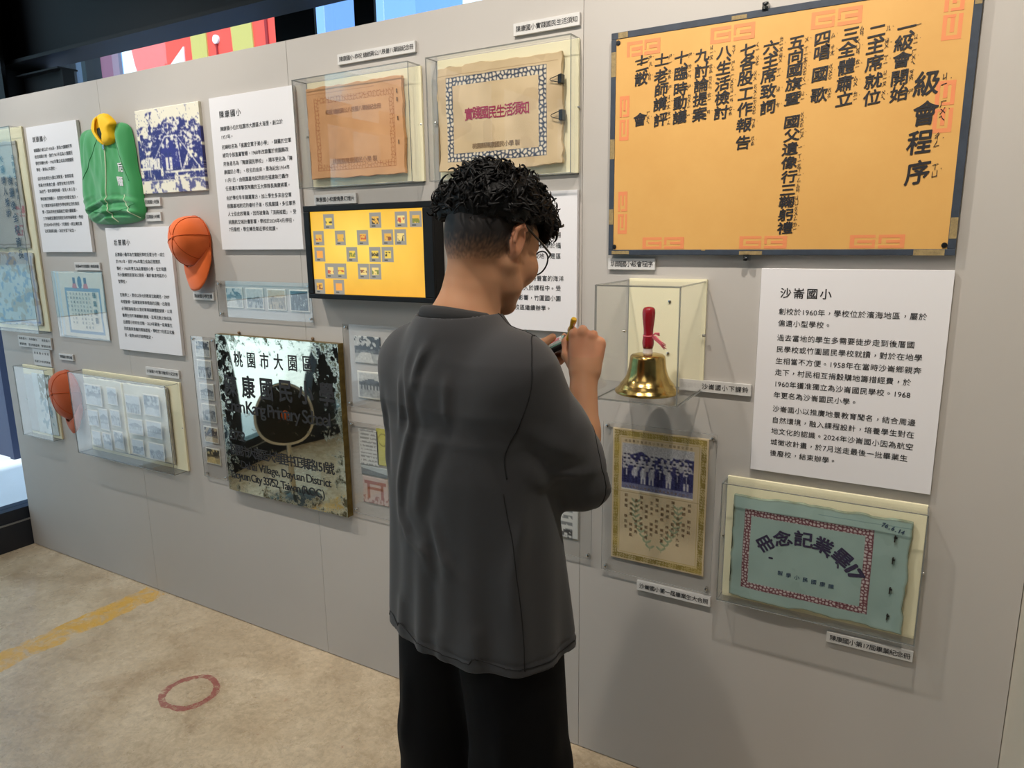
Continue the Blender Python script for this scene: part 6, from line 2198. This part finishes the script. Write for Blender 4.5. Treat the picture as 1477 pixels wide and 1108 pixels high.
# ---- shoes
for sx in (-1, 1):
    K = Field(np.arange(-0.07, 0.07, 0.004), np.arange(-0.12, 0.22, 0.004), np.arange(-0.005, 0.12, 0.004))
    K.cone((0, -0.055, 0.045), (0, 0.06, 0.042), 0.040, 0.040, 0.02)
    K.cone((0, 0.06, 0.042), (0, 0.155, 0.032), 0.044, 0.036, 0.02)
    K.cone((0, -0.05, 0.06), (0, -0.03, 0.095), 0.037, 0.036, 0.02)
    flat_cut(K, (0, 0, 0.016), (0, 0, -1), (-0.08, -0.13, -0.01), (0.08, 0.23, 0.05))
    me, v = K.mesh('shoe', 2)
    sh = obj('shoe', me, mat('black_canvas', (22, 22, 24), 0.7), person, (sx * 0.112, 0.0, 0.02))
    sh.rotation_euler = (0, 0, -sx * 0.12)
    oval = [(0.046 * math.sin(a) * (1.05 if math.cos(a) > 0 else 0.95), 0.05 + 0.142 * math.cos(a)) for a in np.linspace(0, 2 * PI, 40, endpoint=False)]
    mb = MB()
    n = len(oval)
    mb.v = [(x, y, z) for z in (0.001, 0.020) for x, y in oval]
    mb.f = [tuple(range(n))[::-1], tuple(range(n, 2 * n))] + [(i, (i + 1) % n, n + (i + 1) % n, n + i) for i in range(n)]
    mb.m = [0] * len(mb.f)
    mb.build('sole', M['white'], sh)

def hair_line(y):
    z = 0.020 + 0.33 * np.clip(y + 0.10, -0.05, 0.155)
    return z - 1.0 * np.clip(y - 0.070, 0, 0.05)


# ---- hair: a dense cap on the crown with curls worked over it
HX = Field(np.arange(-0.17, 0.17, 0.0032), np.arange(-0.20, 0.22, 0.0032), np.arange(1.52, 1.83, 0.0032))
for c, r in (((0, -0.010, 0.066), (0.085, 0.100, 0.080)), ((0.0, 0.055, 0.090), (0.074, 0.056, 0.052)), ((0, -0.060, 0.060), (0.078, 0.064, 0.064)), ((0.020, 0.0, 0.098), (0.066, 0.082, 0.056)),
             ((0.048, 0.062, 0.070), (0.036, 0.046, 0.050)), ((-0.050, 0.055, 0.070), (0.034, 0.046, 0.050)), ((-0.052, -0.060, 0.050), (0.042, 0.050, 0.056)), ((0.055, -0.02, 0.065), (0.034, 0.07, 0.045))):
    HX.ball(hd(*c), r, 0.015, RH)
hr_ = np.random.default_rng(5)
for i in range(420):      # tufts
    d = hr_.normal(size=3)
    d /= np.linalg.norm(d)
    if d[2] < -0.62:
        d[2] = abs(d[2])
    p = V3(d[0] * 0.088, -0.012 + d[1] * 0.105, 0.066 + d[2] * 0.084)
    tng = np.cross(d, hr_.normal(size=3))
    tng /= np.linalg.norm(tng)
    L_ = hr_.uniform(0.008, 0.020)
    HX.cone(hd(*(p - tng * L_)), hd(*(p + tng * L_ + d * 0.004)), 0.0080, 0.0045, 0.004)
# shave everything under the fade line
ix, X, Y, Z = HX.sub((-0.2, -0.25, 1.4), (0.2, 0.25, 1.9))
LX, LY, LZ = ((X - HC[0]) * RH[0, j] + (Y - HC[1]) * RH[1, j] + (Z - HC[2]) * RH[2, j] for j in range(3))
fade_line = hair_line(LY)
fade_line = fade_line + 0.009 * np.sin(LX * 130 + 1) * np.sin(LY * 110) + 0.004 * np.sin(LX * 330) * np.sin(LY * 290 + 1)
HX.f[ix] = np.maximum(HX.f[ix], ((fade_line - LZ) * 0.8).astype(np.float32))
me, v = HX.mesh('hair', 1)
m_hair = mat('black_hair', (13, 12, 12), 0.58, spec=0.25, bump=(160, 0.5, 0.004))
hair = obj('hair', me, m_hair, person)
mb = MB()
hv = np.array([tuple(q.co) for q in me.vertices])
hn = np.array([tuple(q.normal) for q in me.vertices])
hl_ = (hv - HC) @ RH
okv = np.where((hl_[:, 2] > hair_line(hl_[:, 1]) + 0.010))[0]
for count, i in enumerate(hr_.choice(okv, 1300, replace=False)):
    p, d = hv[i], hn[i]
    big = count < 950
    t1 = np.cross(d, hr_.normal(size=3))
    t1 /= np.linalg.norm(t1)
    t2 = np.cross(d, t1)
    rad = hr_.uniform(0.009, 0.017) if big else hr_.uniform(0.006, 0.012)
    turns = hr_.uniform(0.30, 0.62) if big else hr_.uniform(0.5, 1.0)
    ph = hr_.uniform(0, 6.28)
    drift = hr_.uniform(-0.014, 0.014)
    adv = hr_.uniform(0.006, 0.014)
    pts, rs = [], []
    for s in np.linspace(0, 1, 9):
        a = ph + turns * 2 * PI * s
        q = p - d * 0.004 + t1 * (rad * (math.cos(a) - math.cos(ph)) + drift * s) + d * (rad * 0.55 * (math.sin(a) - math.sin(ph)) + 0.003 + 0.003 * s) + t2 * adv * s
        pts.append(q)
        rs.append((0.0036 if big else 0.0016) * (1 - 0.75 * s * s))
    low_ = min(float(((q - HC) @ RH)[2] - hair_line(((q - HC) @ RH)[1])) for q in pts)
    if low_ < -0.006:
        continue
    mb.tube(pts, rs, 5, cap=False, flat=0.55 if big else 1.0)
mb.build('curls', m_hair, hair, smooth=True)

# ---- glasses
m_fr = mat('black_acetate', (14, 14, 15), 0.3)
gl = bpy.data.objects.new('glasses', None)
gl.parent = person
COL.objects.link(gl)
mb = MB()
rims = []
for sx in (-1, 1):
    pts = []
    for a in np.linspace(0, 2 * PI, 33):
        pts.append(hd(sx * 0.034 + 0.0275 * math.cos(a), 0.124 - 0.012 * (0.034 + sx * 0.0255 * math.cos(a)) / 0.06 * 1.0, 0.006 + 0.0265 * math.sin(a)))
    mb.tube(pts, 0.0018, 8, cap=False)
mb.tube([hd(-0.0075, 0.123, 0.012), hd(-0.003, 0.126, 0.015), hd(0.003, 0.126, 0.015), hd(0.0075, 0.123, 0.012)], 0.0014, 8)
mb.build('rims', m_fr, gl, smooth=True)
for sx in (-1, 1):
    mb = MB().tube([hd(sx * 0.0612, 0.112, 0.016), hd(sx * 0.072, 0.104, 0.021), hd(sx * 0.080, 0.060, 0.028), hd(sx * 0.085, 0.010, 0.036), hd(sx * 0.0885, -0.020, 0.041), hd(sx * 0.085, -0.046, 0.034)], [0.0019, 0.0022, 0.0023, 0.0025, 0.0028, 0.0026], 8)
    mb.build('temple', m_fr, gl, smooth=True)
    b0 = MB()
    pts = [tuple(hd(sx * 0.034 + 0.0245 * math.cos(a), 0.124 - 0.012 * (0.034 + sx * 0.0245 * math.cos(a)) / 0.06, 0.006 + 0.0255 * math.sin(a))) for a in np.linspace(0, 2 * PI, 32, endpoint=False)]
    b0.v = pts
    b0.f = [tuple(range(32))]
    b0.m = [0]
    b0.build('lens', glass_mat('lens_glass', (0.97, 0.97, 0.97), 0.8), gl)


# ---- what the hands hold
def pworld(p):
    a = math.radians(HEAD_DEG)
    return (PERSON[0] + p[0] * math.cos(a) + p[1] * math.sin(a), PERSON[1] - p[0] * math.sin(a) + p[1] * math.cos(a), PERSON[2] + p[2])


def held(name, frame, origin, label, cat):
    o = bpy.data.objects.new(name, None)
    Rw = np.array([[math.cos(math.radians(HEAD_DEG)), math.sin(math.radians(HEAD_DEG)), 0], [-math.sin(math.radians(HEAD_DEG)), math.cos(math.radians(HEAD_DEG)), 0], [0, 0, 1]])
    A = Rw @ np.stack(frame, 1)
    w = pworld(origin)
    o.matrix_world = Matrix(((A[0][0], A[0][1], A[0][2], w[0]), (A[1][0], A[1][1], A[1][2], w[1]), (A[2][0], A[2][1], A[2][2], w[2]), (0, 0, 0, 1)))
    COL.objects.link(o)
    return setp(o, label, cat)


endp, grip = hr(0.122, 0.027, 0.012), hr(0.080, 0.046, -0.030)
tip = grip + 0.95 * (grip - endp)
ax = unit(endp - tip)
e1 = unit(np.cross(ax, V3(0, 0, 1)))
e2 = np.cross(ax, e1)
pen = held('pen', (e1, e2, ax), tip, 'yellow ballpoint pen gripped in the raised right hand', 'pen')
Lp = float(np.linalg.norm(endp - tip))
m_yel = mat('yellow_plastic', (232, 184, 34), 0.35)
MB().lathe([(0.0, 0.012), (0.0035, 0.013), (0.0050, 0.024), (0.0056, Lp - 0.012), (0.0066, Lp - 0.009), (0.0070, Lp - 0.002), (0.0056, Lp + 0.003), (0.0, Lp + 0.004)], (0, 0, 0), 16).build('barrel', m_yel, pen, smooth=True, angle=50)
MB().lathe([(0.0005, 0.0), (0.0010, 0.004), (0.0034, 0.013), (0.0, 0.0135)], (0, 0, 0), 12).build('nib', M['steel'], pen, smooth=True)
MB().box(-0.0012, 0.0012, 0.0048, 0.0072, Lp - 0.045, Lp - 0.004).build('clip', M['steel'], pen)
tab_o = hl(0.097, 0.012, 0.0300)
fx, fy, fz_ = ul, -vl, nl
tablet = held('tablet', (fx, fy, fz_), tab_o, 'black handheld tablet with a pale green screen, held in the left hand', 'tablet')
MB().box(-0.058, 0.018, -0.050, 0.050, -0.007, 0.006).build('case', M['black'], tablet, bevel=0.004)
MB().box(-0.054, 0.014, -0.045, 0.045, 0.0062, 0.0072).build('screen', mat('pale_green_screen', (128, 178, 164), 0.15), tablet)
note = held('note_pad', (fx, fy, fz_), tab_o + nl * 0.0075, 'small white note with pink print under the left thumb', 'note')
MB().box(-0.034, 0.012, -0.036, 0.005, 0.0005, 0.0060).build('paper_stack', M['white'], note, bevel=0.0005)
mb = MB()
for k in range(3):
    mb.box(-0.030, 0.008, -0.032 + k * 0.011, -0.026 + k * 0.011, 0.0060, 0.0064)
mb.build('pink_print', M['ribbon'], note)
